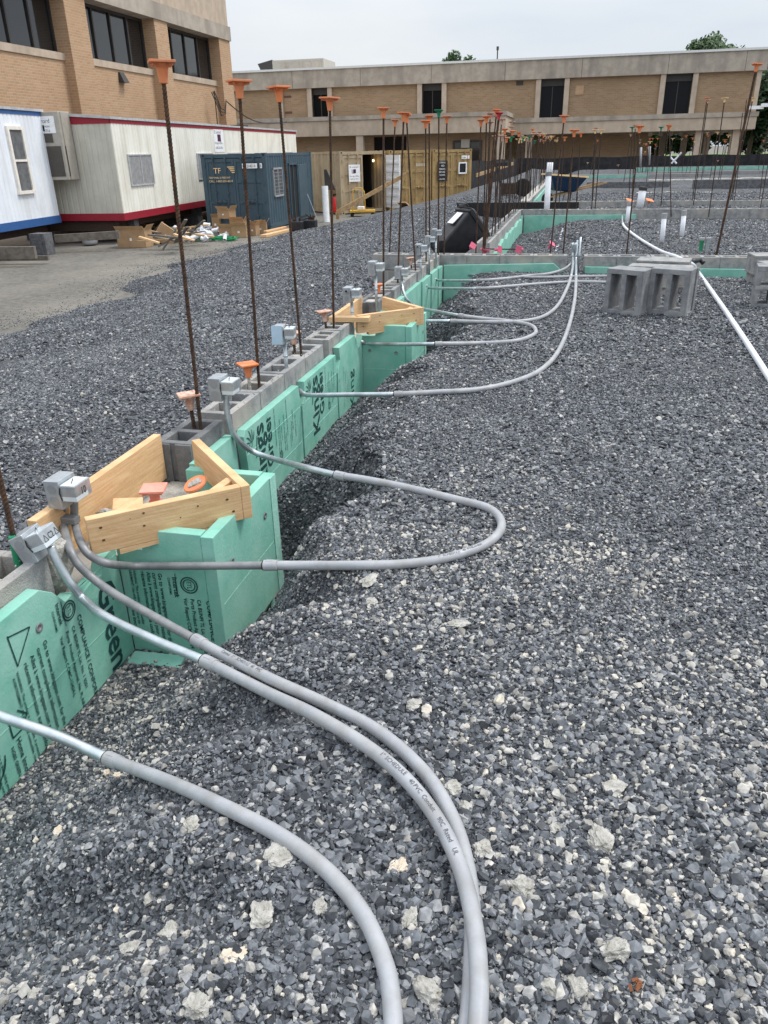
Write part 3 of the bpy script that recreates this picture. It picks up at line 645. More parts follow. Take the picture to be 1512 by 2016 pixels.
xwall('third cross wall, grey block darkened with black membrane at its left end', -1.42, 13, 20.95, foam=[[(.35,-.22),(1.1,-.22),(1.1,-1),(.35,-1)]])
mb = MB(); mb.box(-2.9, .05, 20.90, 20.94, -.7, -.01); mb.box(-2.9,-2.7,20.3,20.9,-.8,-.03)
tag(obj('membrane_sheet', mb, M_MEMB), 'black waterproof membrane hung over the block wall behind the rebar', 'membrane')
xwall('low dark block wall across the far gravel bay', .3, 3.25, 32.0, z1=.02, hollow=False, m=M_DARKBLOCK)
xwall('short dark block wall standing alone in the far bay', 3.9, 6.9, 30.8, z1=.1, hollow=False, m=M_DARKBLOCK)
xwall('dark block wall at the right edge of the far bay', 8.1, 14, 30.8, z1=.1, hollow=False, m=M_DARKBLOCK)
xwall('fourth cross wall with a long bright teal foam face', -1.3, 6.0, 41.5, z1=.0, hollow=False, foam=[[(-1.1,-.04),(3.2,-.04),(3.2,-1),(-1.1,-1)]])
xwall('fifth cross wall, bare grey block stretching to the right', 3.4, 26, 44.5, z1=.0, hollow=False)
xwall('last cross wall before the black fence, pale teal foam along it', 3.3, 30, 52.5, z1=.05, hollow=False, foam=[[(3.3,.0),(30,.0),(30,-1),(3.3,-1)]])
mb = MB()
for a, b, y in ((1.8, 4.6, 28.4),(6.2, 8.9, 28.6),(3.0,9,38.2),(8.5,12,28.5)):
    n = 24
    for i in range(n):
        xx = a+(b-a)*i/n; mb.obox((xx+(b-a)/n/2, y+.1*math.sin(i*1.7), gz(xx, y)+.03), ((b-a)/n*1.15, .25+.1*math.sin(i*2.3), .05), (0,0,.2*math.sin(i)))
tag(obj('mortar_spill', mb, M_SAND), 'pale mortar droppings spread along the far wall lines', 'mortar', kind='stuff')

# ------------------------------------------------------------------ timber forms
def lumber(mb_, a, b, w, h): mb_.beam(a, b, w, h)
def knots(parent, spots, n):
    for c, s in spots:
        k = MB(); k.lathe([(s,0),(s,.0008)], 12); k.v = [(v[0], v[1]*.7, v[2]) for v in k.v]; k.xf(Matrix.Translation(c) @ Vector(n).to_track_quat('Z','Y').to_matrix().to_4x4()); obj('knot', k, M_KNOT, parent)
def form(dy, near=True):
    lab = 'near timber form of new lumber resting on the green pier by the box marked 10' if near else 'farther timber form of new lumber with a loose block of wood on its left'
    t = thing('timber_form', lab, 'formwork', (-1.5, 2.5+dy, -.05), 0, 'timber forms on the piers')
    zt, zb = .06, -.08
    # front board
    A = Vector((-1.60, 2.13+dy, 0)); B = Vector((-1.176, 2.515+dy, 0)); d = (B-A).normalized(); nin = Vector((-d.y, d.x, 0))*.038
    r = MB(); r.hexa([A+Vector((0,0,zb)), B+Vector((0,0,zb)), B+nin+Vector((0,0,zb)), A+nin+Vector((0,0,zb))], [A+Vector((0,0,zt)), B+Vector((0,0,zt)), B+nin+Vector((0,0,zt)), A+nin+Vector((0,0,zt))])
    f = obj('front_board', r, M_WOOD, t, bevel=.003)
    a2 = A+d*.09; b2 = A+d*.20
    r = MB(); 
    q0 = A+d*.095; q1 = A+d*.50
    r.hexa([q0+Vector((0,0,zb-.022)), q1+Vector((0,0,zb-.002)), q1+nin+Vector((0,0,zb-.002)), q0+nin+Vector((0,0,zb-.022))], [q0+Vector((0,0,zb+.0)), q1+Vector((0,0,zb+.0)), q1+nin+Vector((0,0,zb)), q0+nin+Vector((0,0,zb))]); obj('packing_strip', r, M_WOOD, t)
    no = Vector((d.y, -d.x, 0))
    sp = [(A+d*u+no*.0008+Vector((0,0,z)), s) for u, z, s in ((.045,.02,.006),(.047,-.03,.006),(.20,.04,.005),(.195,-.01,.005),(.40,.02,.0045),(.15,.03,.002),(.515,.02,.006),(.535,-.035,.006),(.33,-.01,.003))]
    knots(f, sp, no)
    # right board, from the far block to the corner
    C = Vector((-1.176, 2.515+dy, 0)); D = Vector((-1.605, 2.975+dy, 0)); d2 = (D-C).normalized(); n2 = Vector((d2.y, -d2.x, 0))*.038
    C2 = C + d*.0005
    r = MB(); r.hexa([C2+Vector((0,0,zb)), C2+n2+Vector((0,0,zb)), D+n2+Vector((0,0,zb)), D+Vector((0,0,zb))], [C2+Vector((0,0,zt)), C2+n2+Vector((0,0,zt)), D+n2+Vector((0,0,zt)), D+Vector((0,0,zt))])
    obj('right_board', r, M_WOOD, t, bevel=.003)
    r = MB(); r.hexa([(-1.835,2.12+dy,-.17),(-1.797,2.12+dy,-.17),(-1.797,3.05+dy,-.17),(-1.835,3.05+dy,-.17)], [(-1.835,2.12+dy,.045),(-1.797,2.12+dy,.045),(-1.797,3.05+dy,.05),(-1.835,3.05+dy,.05)])
    obj('left_board', r, M_WOOD, t, bevel=.003)
    # brace
    ba = PZ(402,990,.0); bb = PZ(455,952,.025); r = MB(); r.beam(ba+Vector((0,dy,0)), bb+Vector((0,dy,0)), .038, .05); obj('brace', r, M_WOOD, t, bevel=.003)
    return t
form(0); form(3.74, False)
r = MB(); r.beam(PZ(660,627,.03), PZ(728,628,.03), .09, .04); tag(obj('wood_offcut', r, M_WOOD, bevel=.004), 'short pale lumber offcut lying on the block wall by the farther timber form', 'lumber')
# things inside the near form
def cap_mb(s=.1, tilt=0):
    r = MB(); h = s/2
    r.box(-h, h, -h, h, -.004, .006)
    r.lathe([(h*.62,-.004),(h*.5,-.02),(h*.46,-.022),(h*.38,-.05),(.017,-.075),(.015,-.078)], 16)
    for k in range(4):
        a = k*PI/2+PI/4; r.beam((0,0,-.012), (math.cos(a)*h*1.1, math.sin(a)*h*1.1, -.007), .004, .016)
    return r
def place_cap(name, label, m, loc, rot, s=.1, group='plastic rebar caps', cat='safety cap'):
    r = cap_mb(s); t = obj(name, r, m, bevel=.0015); t.location = loc; t.rotation_euler = rot; return tag(t, label, cat, group)
pc = PZ(302, 962, .03)
t = thing('rebar_stub', 'salmon capped rebar stub standing inside the near timber form', 'rebar', (pc.x, pc.y, -.19), 0, 'short capped rebar stubs')
r = MB(); r.tube([(pc.x,pc.y,-.25),(pc.x,pc.y,.0)], .0085, 8); obj('bar', r, M_RUST, t)
r = cap_mb(.095); r.lathe([(.023,-.13),(.026,-.05)],16); r.xf(Matrix.Translation((pc.x, pc.y, .03)) @ Matrix.Rotation(.3,4,'Z')); obj('cap', r, M_SALMON, t, bevel=.0015)
pc = PZ(386, 955, -.045); r = MB(); r.lathe([(.0,.0),(.05,0),(.054,.006),(.05,.012),(.03,.012)], 24); r.xf(Matrix.Translation(pc) @ Matrix.Rotation(.35,4,'X') @ Matrix.Rotation(-.25,4,'Y'))
t = tag(obj('round_cap', r, M_ORANGE, smooth=False), 'round orange disc cap with dried mortar leaning in the near timber form', 'cap')
r = lump(4, (.062,.062,.012)); r.xf(Matrix.Translation(pc) @ Matrix.Rotation(.35,4,'X') @ Matrix.Rotation(-.25,4,'Y') @ Matrix.Translation((0,0,.014))); obj('dried_mortar', r, M_GROUT, t)
pc = PZ(252, 998, -.09); r = MB(); r.obox(pc, (.12,.10,.035), (.1,.1,.5)); tag(obj('wood_wedge', r, M_WOOD, bevel=.004), 'yellow wood wedge behind the front board of the near form', 'wood block')
for i, (px, py, z, s) in enumerate([(210,1012,.0,.11)]):
    p = PZ(px, py, -.05); r = lump(11+i, (.12,.07,.05)); r.xf(Matrix.Translation(p)); tag(obj('mortar_lump', r, M_LUMP), 'pale mortar lump just behind the conduits at the near form', 'lump')
p = PZ(125, 1085, -.03); r = lump(21, (.16,.18,.30), .12, 4); r.xf(Matrix.Translation((-1.73, 2.06, -.10)) @ Matrix.Rotation(.25,4,'Y')); tag(obj('broken_block', r, M_LUMP), 'broken end of a grey block between the boxes marked C2 and 10', 'broken block')

# ------------------------------------------------------------------ rebar
def bar_mb(h, r=.0085, pitch=.016, n=8, ribs=True, below=.15):
    if not ribs: return MB().tube([(0,0,-below),(0,0,h)], r, 6)
    q = MB(); z = -below; k = 0; step = pitch/3; N_ = int((h+below)/step)
    for i in range(N_+1):
        z = -below+i*step
        for j in range(n):
            a = 2*PI*j/n; rr_ = r*(1+.20*(math.sin(2*PI*z/pitch+ (a if math.sin(a) > 0 else -a)*1.2) > .2)); q.v.append((rr_*math.cos(a), rr_*math.sin(a), z))
    for i in range(N_):
        for j in range(n): q.f.append((i*n+j, i*n+(j+1) % n, (i+1)*n+(j+1) % n, (i+1)*n+j))
    return q
def lean_matrix(base, top):
    d = (Vector(top)-Vector(base)); q = d.to_track_quat('Z', 'Y').to_matrix().to_4x4()
    return Matrix.Translation(base) @ q, d.length
CAPM = {'orange': M_ORANGE, 'faded': M_ORANGED, 'cream': M_CREAMCAP, 'green': M_GREENCAP, 'red': M_REDCAP, 'pink': M_PINK}
def rebar(base, top, color, label, group='tall capped rebar', near=False, r=.0085, capsize=.1, yaw=.3, m=None):
    M_, h = lean_matrix(base, top)
    t = thing('rebar', label, 'rebar', group=group, M=M_)
    b = bar_mb(h, r, ribs=near); o = obj('bar', b, m or (M_RUST if near else M_RUSTD), t, world=False)
    if color:
        c = cap_mb(capsize); c.xf(Matrix.Translation((0,0,h+.0)) @ Matrix.Rotation(yaw,4,'Z')); obj('cap', c, CAPM[color], t, world=False, bevel=.0015 if near else 0)
    return t
near = [((37,1099),(8,978),None,'rust brown rebar at the left edge with a green collar at its foot'),
        ((395,840),(318,122),'orange','tall rusty rebar nearest the camera, its orange cap highest of all'),
        ((510,755),(470,160),'orange','second tall rusty rebar along the long wall with an orange cap'),
        ((593,697),(548,172),'orange','third tall rusty rebar along the long wall, rising beside the light blue electrical box'),
        ((657,645),(649,193),'orange','fourth tall rusty rebar along the long wall, just left of the farther timber form')]
for i, (b, tp, c, lab) in enumerate(near):
    B = PZ(*b, 0)
    if i == 0: T = PY(*tp, B.y); d = (T-B); T = B+d*(1.55/d.length)
    else: T = PY(*tp, B.y)
    rb = rebar(B, T, c, lab, near=True, r=.0084 if i < 2 else .0080, capsize=.105, yaw=.35+.2*i)
    if i == 0:
        r = MB(); r.lathe([(.0125,-.02),(.0125,.085),(.011,.09)], 14); r.v = [(v[0]-.012, v[1]-.004, v[2]) for v in r.v]; obj('collar', r, M_GREENCAP, rb, world=False)
mid = [((755,582),(755,213),'orange','rebar rising past the left end of the cross wall, orange cap turned to us'),
       ((767,495),(778,236),'orange','rebar in the stub of cross wall left of the long wall'),
       ((783,557),(795,222),'orange','leaning rebar with a wide orange cap, crossed by its neighbour'),
       ((818,532),(800,226),'orange','rebar leaning left with its cap behind another orange cap'),
       ((839,515),(838,238),'orange','rebar with a small orange cap half behind a taller bar'),
       ((846,510),(845,228),'orange','rebar with an orange and green cap between two close neighbours'),
       ((863,502),(864,217),'green','rebar with the dark green cap standing over the end of the long wall'),
       ((874,499),(880,229),'orange','rebar just right of the one with the green cap'),
       ((937,492),(947,236),'orange','rebar leaning right in front of the black bin'),
       ((951,494),(958,229),'orange','rebar at the start of the second long wall, orange cap tipped'),
       ((953,495),(983,222),'red','thick rebar with the red cap leaning right beside the bin'),
       ((952,493),(978,216),'orange','rebar paired with the red capped one'),
       ((1084,494),(1111,228),'orange','rebar over the first cross wall right of the white pipe'),
       ((1109,496),(1131,256),'orange','rebar in the first cross wall beside the twin conduits'),
       ((1234,496),(1260,248),'orange','rebar in the first cross wall with a broad orange cap, right half'),
       ((1411,499),(1491,126),'orange','tallest rebar on the right, leaning hard right above the first cross wall')]
for b, tp, c, lab in mid:
    B = PZ(*b, 0); T = PY(*tp, B.y); rebar(B, T, c, lab, near=True, r=.0082 if 'tallest' not in lab and 'thick' not in lab else .013, yaw=random.uniform(0,.8))
far = [((1145+20,412),(1136+36,255),'cream'),((1167,394),(1174,252),'faded'),((1172,405),(1184,256),'cream'),((1134,410),(1144,262),'orange'),((1238,396),(1245,250),'green'),((1244,404),(1251,246),'faded'),
       ((1287,394),(1302,250),'green'),((1302,396),(1316,246),'orange'),((1321,412),(1318,248),'orange'),((1363,395),(1392,193),'orange'),((1366,396),(1394,196),'faded'),((1397,412),(1427,193),'cream'),
       ((1438,394),(1483,192),'cream'),((1446,394),(1470,196),None),((1442,392),(1462,222),None),((1497,410),(1516,300),None),((1495,394),(1512,250),None),((1121,409),(1129,262),'green'),((1100,410),(1112,270),'orange')]
for b, tp, c in far:
    B = PZ(*b, 0); T = PY(*tp, B.y); rebar(B, T, c, 'distant thin rebar standing in the second or third cross wall', 'distant rebar in the cross walls', r=.011 if c else .009, yaw=random.random())
rr = random.Random(11)
# rows in the second and third long walls
cl = ['orange','orange','faded','cream','green','orange','cream','faded','cream','faded']
i = 0
for y, stp, cnt in ((11.75,.42,15),(18.3,.5,6),(21.6,.62,20),(34.5,.9,10)):
    for k in range(cnt):
        yy = y+k*stp+rr.uniform(-.08,.08); xx = -1.27+rr.uniform(-.04,.05); h = 1.5+rr.uniform(-.12,.18)
        rebar((xx,yy,0), (xx+rr.uniform(-.05,.10), yy+rr.uniform(-.08,.08), h), cl[rr.randrange(len(cl))], 'thin rusty rebar in the crowded row along the far long walls', 'rebar crowded along the far long walls', r=.0095, yaw=rr.random()); i += 1
for k in range(26):
    yy = rr.choice([32.1,41.6,44.6,52.6]); xx = rr.uniform(0, 15) if yy > 42 else rr.uniform(-1, 6)
    h = rr.choice([.35,1.35,1.5,1.6]); rebar((xx,yy,0), (xx+rr.uniform(-.05,.1), yy, h), cl[rr.randrange(len(cl))], 'faint rebar standing in the farthest cross walls before the black fence', 'rebar in the farthest cross walls', r=.012, capsize=.12, yaw=rr.random())
for k in range(14):     # dense knot of bars near the far corner
    xx = 3.6+rr.uniform(-.4,.5); yy = 50+rr.uniform(-1,1); h = .9+rr.uniform(-.1,.7); rebar((xx,yy,-.1), (xx+rr.uniform(-.08,.08), yy, h), rr.choice(['orange','faded','orange','cream']), 'rebar in the tight bundle beyond the far bays', 'rebar bundled at the far corner', r=.012, capsize=.13, yaw=rr.random())
# stubs with caps along the near wall
def stub(b, t_, color, label, r=.009, cs_=.105, rot=.5):
    B = PZ(*b, 0); T = PY(*t_, B.y); M_, h = lean_matrix(B, T); t = thing('rebar_stub', label, 'rebar', group='short capped rebar stubs', M=M_)
    obj('bar', bar_mb(h, r, below=.1), M_RUST if color != 'orange' else M_GROUT, t, world=False); c = cap_mb(cs_); c.xf(Matrix.Translation((0,0,h)) @ Matrix.Rotation(rot,4,'Z')); obj('cap', c, CAPM[color], t, world=False, bevel=.002); return t
stub((382,838),(371,777),'faded','rusty stub under a dirty faded cap beside the nearest tall rebar', rot=.6)
stub((491,757),(487,717),'orange','stub with a clean bright orange cap beside the second tall rebar', rot=.75)
stub((580,690),(577,655),'faded','stub with a faded cap hidden behind the light blue electrical box', rot=.3)
stub((642,647),(638,613),'faded','stub under a tilted faded cap beside the fourth tall rebar', rot=.6)
stub((746,575),(745,560),'orange','stub with a small cap behind the box over the farther form', cs_=.08)
stub((810,528),(808,508),'faded','stub with a rusty cap near the end of the long wall', cs_=.09)
for b, a_, lab in (((931,484),(.9,.6,.2),'pink cap tipped on its side near the black bin'),((984,491),(1.4,.3,1.0),'pink cap lying on the cross wall end of a horizontal bar'),((1021,491),(1.5,.2,-.6),'pink cap on the right end of the horizontal bar'),((1087,480),(.5,.5,.4),'pink cap tilted on a short stub in front of the white pipe')):
    B = PZ(*b, .06); place_cap('safety_topper', lab, M_PINK, B, a_, .085, 'pink rebar caps')
B = PZ(955,491,.03); place_cap('safety_topper', 'flat pink cap lying on the block beside the bin', M_PINK, B, (.05,.1,.2), .12, 'pink rebar caps')
r = MB(); r.tube([PZ(948,490,.05), PZ(1022,491,.05)], .008, 6); tag(obj('rebar_offcut', r, M_RUSTD), 'thin bar lying level along the first cross wall between pink caps', 'rebar')
for b, lab in (((1240,394),'orange cap near the foot of a white pipe in the third wall'),((1279,394),'orange cap beside the capped white pipe')):
    place_cap('safety_topper', lab, M_ORANGE, PZ(*b,.12), (.3,.2,.3), .16, 'orange caps on the third wall')

# ------------------------------------------------------------------ conduits
def PG(px, py, off=.018):
    z = -.1
    for _ in range(14):
        p = PZ(px, py, z); z = .5*z+.5*(gz(p.x, p.y)+off)
    return PZ(px, py, z)
def catmull(P_, n=10):
    P_ = [P_[0]*2-P_[1]] + P_ + [P_[-1]*2-P_[-2]]; out_ = []; idx = []
    for i in range(1, len(P_)-2):
        a, b, c, d = P_[i-1:i+3]; idx.append(len(out_))
        for k in range(n):
            t = k/n; out_.append(.5*((2*b)+(c-a)*t+(2*a-5*b+4*c-d)*t*t+(3*b-a-3*c+d)*t**3))
    idx.append(len(out_)); out_.append(P_[-2]); return out_, idx
def ptof(q):
    px, py, how = q[:3]
    if how == 'g': return PG(px, py, q[3] if len(q) > 3 else .018)
    v = q[3]
    if how == 'z':
        p = PZ(px, py, v)
        return p if p.z > gz(p.x, p.y)+.018 else PG(px, py)
    return {'x': PX, 'y': PY}[how](px, py, v)
def junction_boxes(parent, c, s=1.0, text=None, tilt=0, yaw=0, flip=False, label=None):
    """two steel boxes gang-mounted on the conduit tops; c = where the conduits enter"""
    M_ = Matrix.Translation(c) @ Matrix.Rotation(yaw,4,'Z') @ Matrix.Rotation(tilt,4,'Y')
    a = MB(); a.box(-.068*s,-.004*s,-.055*s,.05*s,.0,.115*s); a.xf(M_); o = obj('junction_box', a, M_BOX, parent, bevel=.0025)
    for zz in (.035, .082):
        k = MB(); k.lathe([(.019*s,0),(.019*s,.001)], 18); k.xf(M_ @ Matrix.Translation((-.036*s,-.055*s,zz*s)) @ Matrix.Rotation(PI/2,4,'X')); obj('knockout', k, M_KO, o)
    b = MB(); b.box(-.002*s,.062*s,-.055*s,.045*s,.035*s,.098*s); b.xf(M_); o2 = obj('junction_box', b, M_BOX, parent, bevel=.0025)
    k = MB(); k.box(-.0025*s,.0625*s,-.0556*s,.02*s,.038*s,.055*s); k.xf(M_); obj('tape_strip', k, M_TAPE, o2)
    k = MB(); k.box(.0,.058*s,-.053*s,.04*s,.0983*s,.0995*s); k.xf(M_); obj('tape_cover', k, M_TAPE, o2)
    k = MB(); k.tube([M_ @ Vector((.0,-.057*s,.09*s)), M_ @ Vector((-.003,-.060*s,.07*s)), M_ @ Vector((.002,-.058*s,.04*s))], .002, 6)
    k.tube([M_ @ Vector((.02*s,.0,.100*s)), M_ @ Vector((.03*s,-.01*s,.112*s)), M_ @ Vector((.035*s,-.03*s,.101*s))], .0012, 5); obj('wire_tag', k, M_BLACKTAPE, o2)
    if text:
        X_ = .0632*s; q = MB()
        if text == '10': q = textmb([('10', (X_, -.022*s, .053*s), (0,1,0), (0,0,1), .042*s, .8)])
        else:
            q = textmb([('C2', (X_, -.018*s, .055*s), (0,1,0), (0,0,1), .034*s, .8)])
            for y0 in (-.045, .021):
                q.join(quadstrip([(X_, y0*s, .055*s), (X_, (y0+.011)*s, .08*s), (X_, (y0+.022)*s, .055*s), (X_, y0*s, .055*s)], .002*s, (1,0,0)))
        q.xf(M_); obj('handwriting', q, M_BLACKTAPE, o2)
    return M_
def conduit(label, pts, joints, r=.0148, rp=.0167, boxes=None, dull=False, n=12, ptext=None, ends=None):
    """pts: measured points; joints: indices (into pts) of the couplings; first stretch steel, then plastic"""
    P_ = [ptof(q) for q in pts]; S_, idx = catmull(P_, 8)
    t = thing('conduit', label, 'conduit', P_[len(P_)//2], 0, 'electrical conduits')
    cuts = [0]+[idx[j] for j in joints]+[len(S_)-1]
    kinds = ends or (['s','p'] if len(joints) == 1 else ['s','p','s'])
    for a, b, k in zip(cuts[:-1], cuts[1:], kinds):
        m_ = MB(); m_.tube(S_[a:b+1], r if k == 's' else rp, n); obj('steel_tube' if k == 's' else 'plastic_tube', m_, (M_EMTD if dull else M_EMT) if k == 's' else M_PVC, t, smooth=True)
    for j in joints:
        i = idx[j]; c = S_[i]; d = (S_[min(i+1,len(S_)-1)]-S_[i-1]).normalized(); l = .048
        kk = kinds[joints.index(j)+1]; sgn = 1 if kk == 'p' else -1
        a = c - d*.004*sgn; b = c + d*l*sgn
        m_ = MB(); m_.tube([a, a+d*.001*sgn, b-d*.001*sgn, b], [rp*1.06, rp*1.2, rp*1.2, rp*1.06], n+4); cp = obj('coupling', m_, M_PVC, t)
        m_ = MB(); m_.tube([a-d*.004*sgn, a-d*.0002*sgn], rp*1.1, n+2); obj('sealant_ring', m_, M_RUST if not dull else M_RUST, cp)
        u = Vector((0,0,1)).cross(d).normalized()
        m_ = MB()
        for ang in (.2, -.6, -1.3):
            w = (u*math.sin(ang) + d.cross(u)*math.cos(ang)*-1); w = -w if w.z < 0 else w
            m_.beam(c+d*.004*sgn+w*rp*1.2, c+d*.030*sgn+w*rp*1.2, .0016, .0016)
        obj('moulded_rib', m_, M_PVC, cp)
    if ptext:
        q = MB()
        for (frac, s, sz, up_) in ptext:
            i = int(frac*(len(S_)-2)); x = i
            for ch in s.split(' '):
                if x >= len(S_)-2: break
                c = S_[x]; d = (S_[x+1]-S_[x]).normalized(); view = (Vector((0,0,CAMH))-c).normalized(); view = (Vector((0,0,1))*.75+view*.35); nr = (view-d*view.dot(d)).normalized(); side = nr.cross(d).normalized()
                q.join(textmb([(ch, c+nr*(rp+.0008)-side*sz*.35, d, side, sz, 1.0)])); x += max(1, int(round(len(ch)*sz*.72/((S_[x+1]-S_[x]).length+1e-6))))
        if q.f: obj('printed_lettering', q, M_PRINT, t)
    return t, S_
gl = 'g'
c1, _ = conduit('lowest grey conduit, entering from the left edge and curving to the bottom', [(-160,1345,'x',-1.60),(-60,1385,'x',-1.56),(0,1410,'z',-.17),(110,1448,'z',-.22),(212,1493,'z',-.265),(330,1538,'z',-.262),(450,1592,gl,.024),(560,1650,gl),(650,1720,gl),(715,1800,gl),(755,1890,gl),(770,1960,gl),(775,2060,gl),(770,2200,gl)], [4], n=18)
c2, _ = conduit('grey conduit leaving the box marked C2, upper of the pair curving to the bottom', [(100,1075,'y',1.96),(112,1105,'y',1.95),(140,1150,'x',-1.57),(165,1180,'x',-1.54),(205,1212,'z',-.14),(300,1258,'z',-.16),(402,1301,'z',-.17),(470,1335,'z',-.155),(540,1370,'z',-.13),(620,1408,gl,.04),(720,1468,gl,.04),(800,1535,gl,.04),(865,1620,gl,.04),(910,1720,gl,.04),(935,1830,gl,.04),(943,1930,gl,.04),(940,2020,gl,.04),(925,2180,gl,.04)], [6], n=18,
      ptext=[(.62,'1" SCHEDULE 40 PVC Conduit 90C Rated UL',.015,1)])
c3, _ = conduit('grey conduit from the box marked 10 tucked under its neighbour', [(121,985,'y',2.28),(124,1030,'y',2.27),(136,1075,'x',-1.64),(152,1108,'x',-1.59),(185,1140,'x',-1.54),(230,1172,'z',-.15),(310,1218,'z',-.17),(384,1259,'z',-.185),(460,1300,'z',-.165),(540,1340,'z',-.14),(640,1385,gl,.02),(745,1440,gl),(835,1520,gl),(890,1610,gl),(918,1700,gl),(930,1800,gl),(930,1900,gl),(922,2020,gl),(900,2180,gl)], [7], dull=True, n=18,
      ptext=[(.44,'Cantex 1" SCHEDULE 40 PVC',.015,1)])
c4, _ = conduit('grey conduit making the wide hairpin loop on the gravel', [(146,985,'y',2.30),(148,1030,'y',2.29),(160,1070,'x',-1.63),(180,1095,'x',-1.58),(215,1110,'x',-1.50),(270,1114,'y',2.245),(400,1114,'y',2.235),(522,1113,'z',-.115),(600,1113,'z',-.105),(700,1113,gl,.02),(800,1110,gl),(880,1098,gl),(950,1075,gl),(983,1048,gl),(985,1022,gl),(960,1000,gl),(905,985,gl),(800,960,gl),(735,947,'z',-.082),(700,941,'z',-.080),(662,935,'z',-.080),(600,920,'z',-.09),(545,905,'x',-1.40),(500,890,'x',-1.55),(470,868,'x',-1.585),(454,842,'x',-1.61),(447,810,'x',-1.62),(445,775,'x',-1.62)], [7,20], dull=False, n=16, ptext=[(.40,'1" SCHEDULE 40 PVC Conduit',.014,1)])
for ch in c4.children:
    if ch.name.startswith('steel_tube') and ch.matrix_basis is not None and len(ch.data.vertices) and (c4.matrix_basis @ ch.data.vertices[0].co).y < 2.6: ch.data.materials[0] = M_EMTD
junction_boxes(c4, PY(136,992,2.28)+Vector((.018,0,0)), .98, '10', tilt=-.02)
junction_boxes(c2, PY(96,1092,1.96)+Vector((-.002,0,0)), .92, 'AC', tilt=-.42, yaw=.05)
junction_boxes(c4, PX(447,785,-1.615), 1.0)
# small strap between risers
r = MB(); p = PY(133,1022,2.27); r.obox(p, (.085,.04,.028)); obj('strap', r, M_EMTD, c4, bevel=.004)
c5, _ = conduit('long pale conduit crossing the gravel to the twin steel stub ups', [(590,768,'x',-1.64),(596,774,'x',-1.61),(612,778,'x',-1.55),(680,777,'z',-.15),(778,776,'z',-.11),(860,772,gl),(940,767,gl),(1010,752,gl),(1065,728,gl),(1100,690,gl),(1122,635,gl),(1132,585,gl),(1134,545,gl,.02),(1134,515,'y',10.12),(1133,478,'y',10.2)], [4,12], ends=['s','p','s'])
c6, _ = conduit('pale conduit looping back below the farther timber form', [(706,668,'x',-1.64),(712,673,'x',-1.61),(730,677,'x',-1.54),(790,678,'z',-.14),(858,677,'z',-.085),(940,676,gl),(1010,672,gl),(1045,662,gl),(1055,652,gl),(1043,640,gl),(1000,632,gl),(950,627,gl),(905,621,'z',-.085),(860,613,'z',-.13),(822,605,'x',-1.50),(803,592,'x',-1.58),(794,574,'x',-1.63),(791,556,'x',-1.66),(790,540,'x',-1.66)], [4,12], r=.0145)
junction_boxes(c6, PX(791,548,-1.66)+Vector((.005,0,0)), 1.0)
c7, _ = conduit('pale conduit from behind the farther pier curving up to the twin stub ups', [(800,631,'z',-.14),(835,632,'z',-.13),(888,632,'z',-.12),(960,634,gl),(1020,633,gl),(1065,625,gl),(1095,605,gl),(1113,575,gl),(1124,545,gl,.02),(1128,515,'y',10.12),(1127,478,'y',10.2)], [2,8], ends=['s','p','s'])
c8, _ = conduit('lowest of three far conduits running right to the grey blocks', [(838,562,'x',-1.62),(850,567,'x',-1.56),(940,568,'z',-.17),(1000,564,gl),(1060,559,gl),(1130,555,gl),(1195,556,gl),(1235,557,gl)], [2])
c9, _ = conduit('middle far conduit, rising to the twin stub ups', [(856,549,'x',-1.62),(866,552,'x',-1.56),(940,552,'z',-.20),(990,549,'z',-.19),(1040,543,gl),(1080,539,gl,.03),(1110,530,'z',-.12),(1124,520,'y',10.12)], [2])
c10, _ = conduit('uppermost far conduit, ending behind the grey blocks', [(873,534,'x',-1.62),(885,538,'x',-1.56),(962,543,'z',-.2),(1040,546,gl),(1120,545,gl),(1200,544,gl),(1240,545,gl)], [2])
c11, _ = conduit('white conduit snaking from the second wall down the right side of the photo', [(1225,425,'y',18.1),(1226,440,gl,.03),(1235,452,gl,.03),(1262,472,gl,.03),(1300,494,gl,.05),(1330,505,'z',.035),(1362,520,'z',.02),(1372,532,gl,.03),(1395,565,gl),(1430,615,gl),(1470,675,gl),(1515,745,gl),(1570,830,gl)], [1], ends=['s','p'], rp=.021)
for ch in c11.children:
    if ch.name.startswith('plastic'): ch.data.materials[0] = M_PVCW
c12, _ = conduit('second white conduit arcing over the first cross wall behind the stacked blocks', [(1306,505,gl,.03),(1340,512,gl,.04),(1362,528,gl,.06),(1378,524,gl,.10),(1384,512,gl,.12)], [2], ends=['p','p'], rp=.022)
r = MB(); P_ = [PZ(1362,522,-.03),PZ(1370,514,.0),PZ(1378,512,.0),PZ(1385,518,-.03)]; S_, _i = catmull(P_); r.tube(S_, .028, 10)
P_ = [PZ(1358,524,-.03),PZ(1364,515,.02),PZ(1372,513,.02)]; S_, _i = catmull(P_); r.tube(S_, .03, 10); tag(obj('elbow', r, M_BLACK, smooth=True), 'black elbow hooped round the white conduit at the first cross wall', 'pipe fitting')
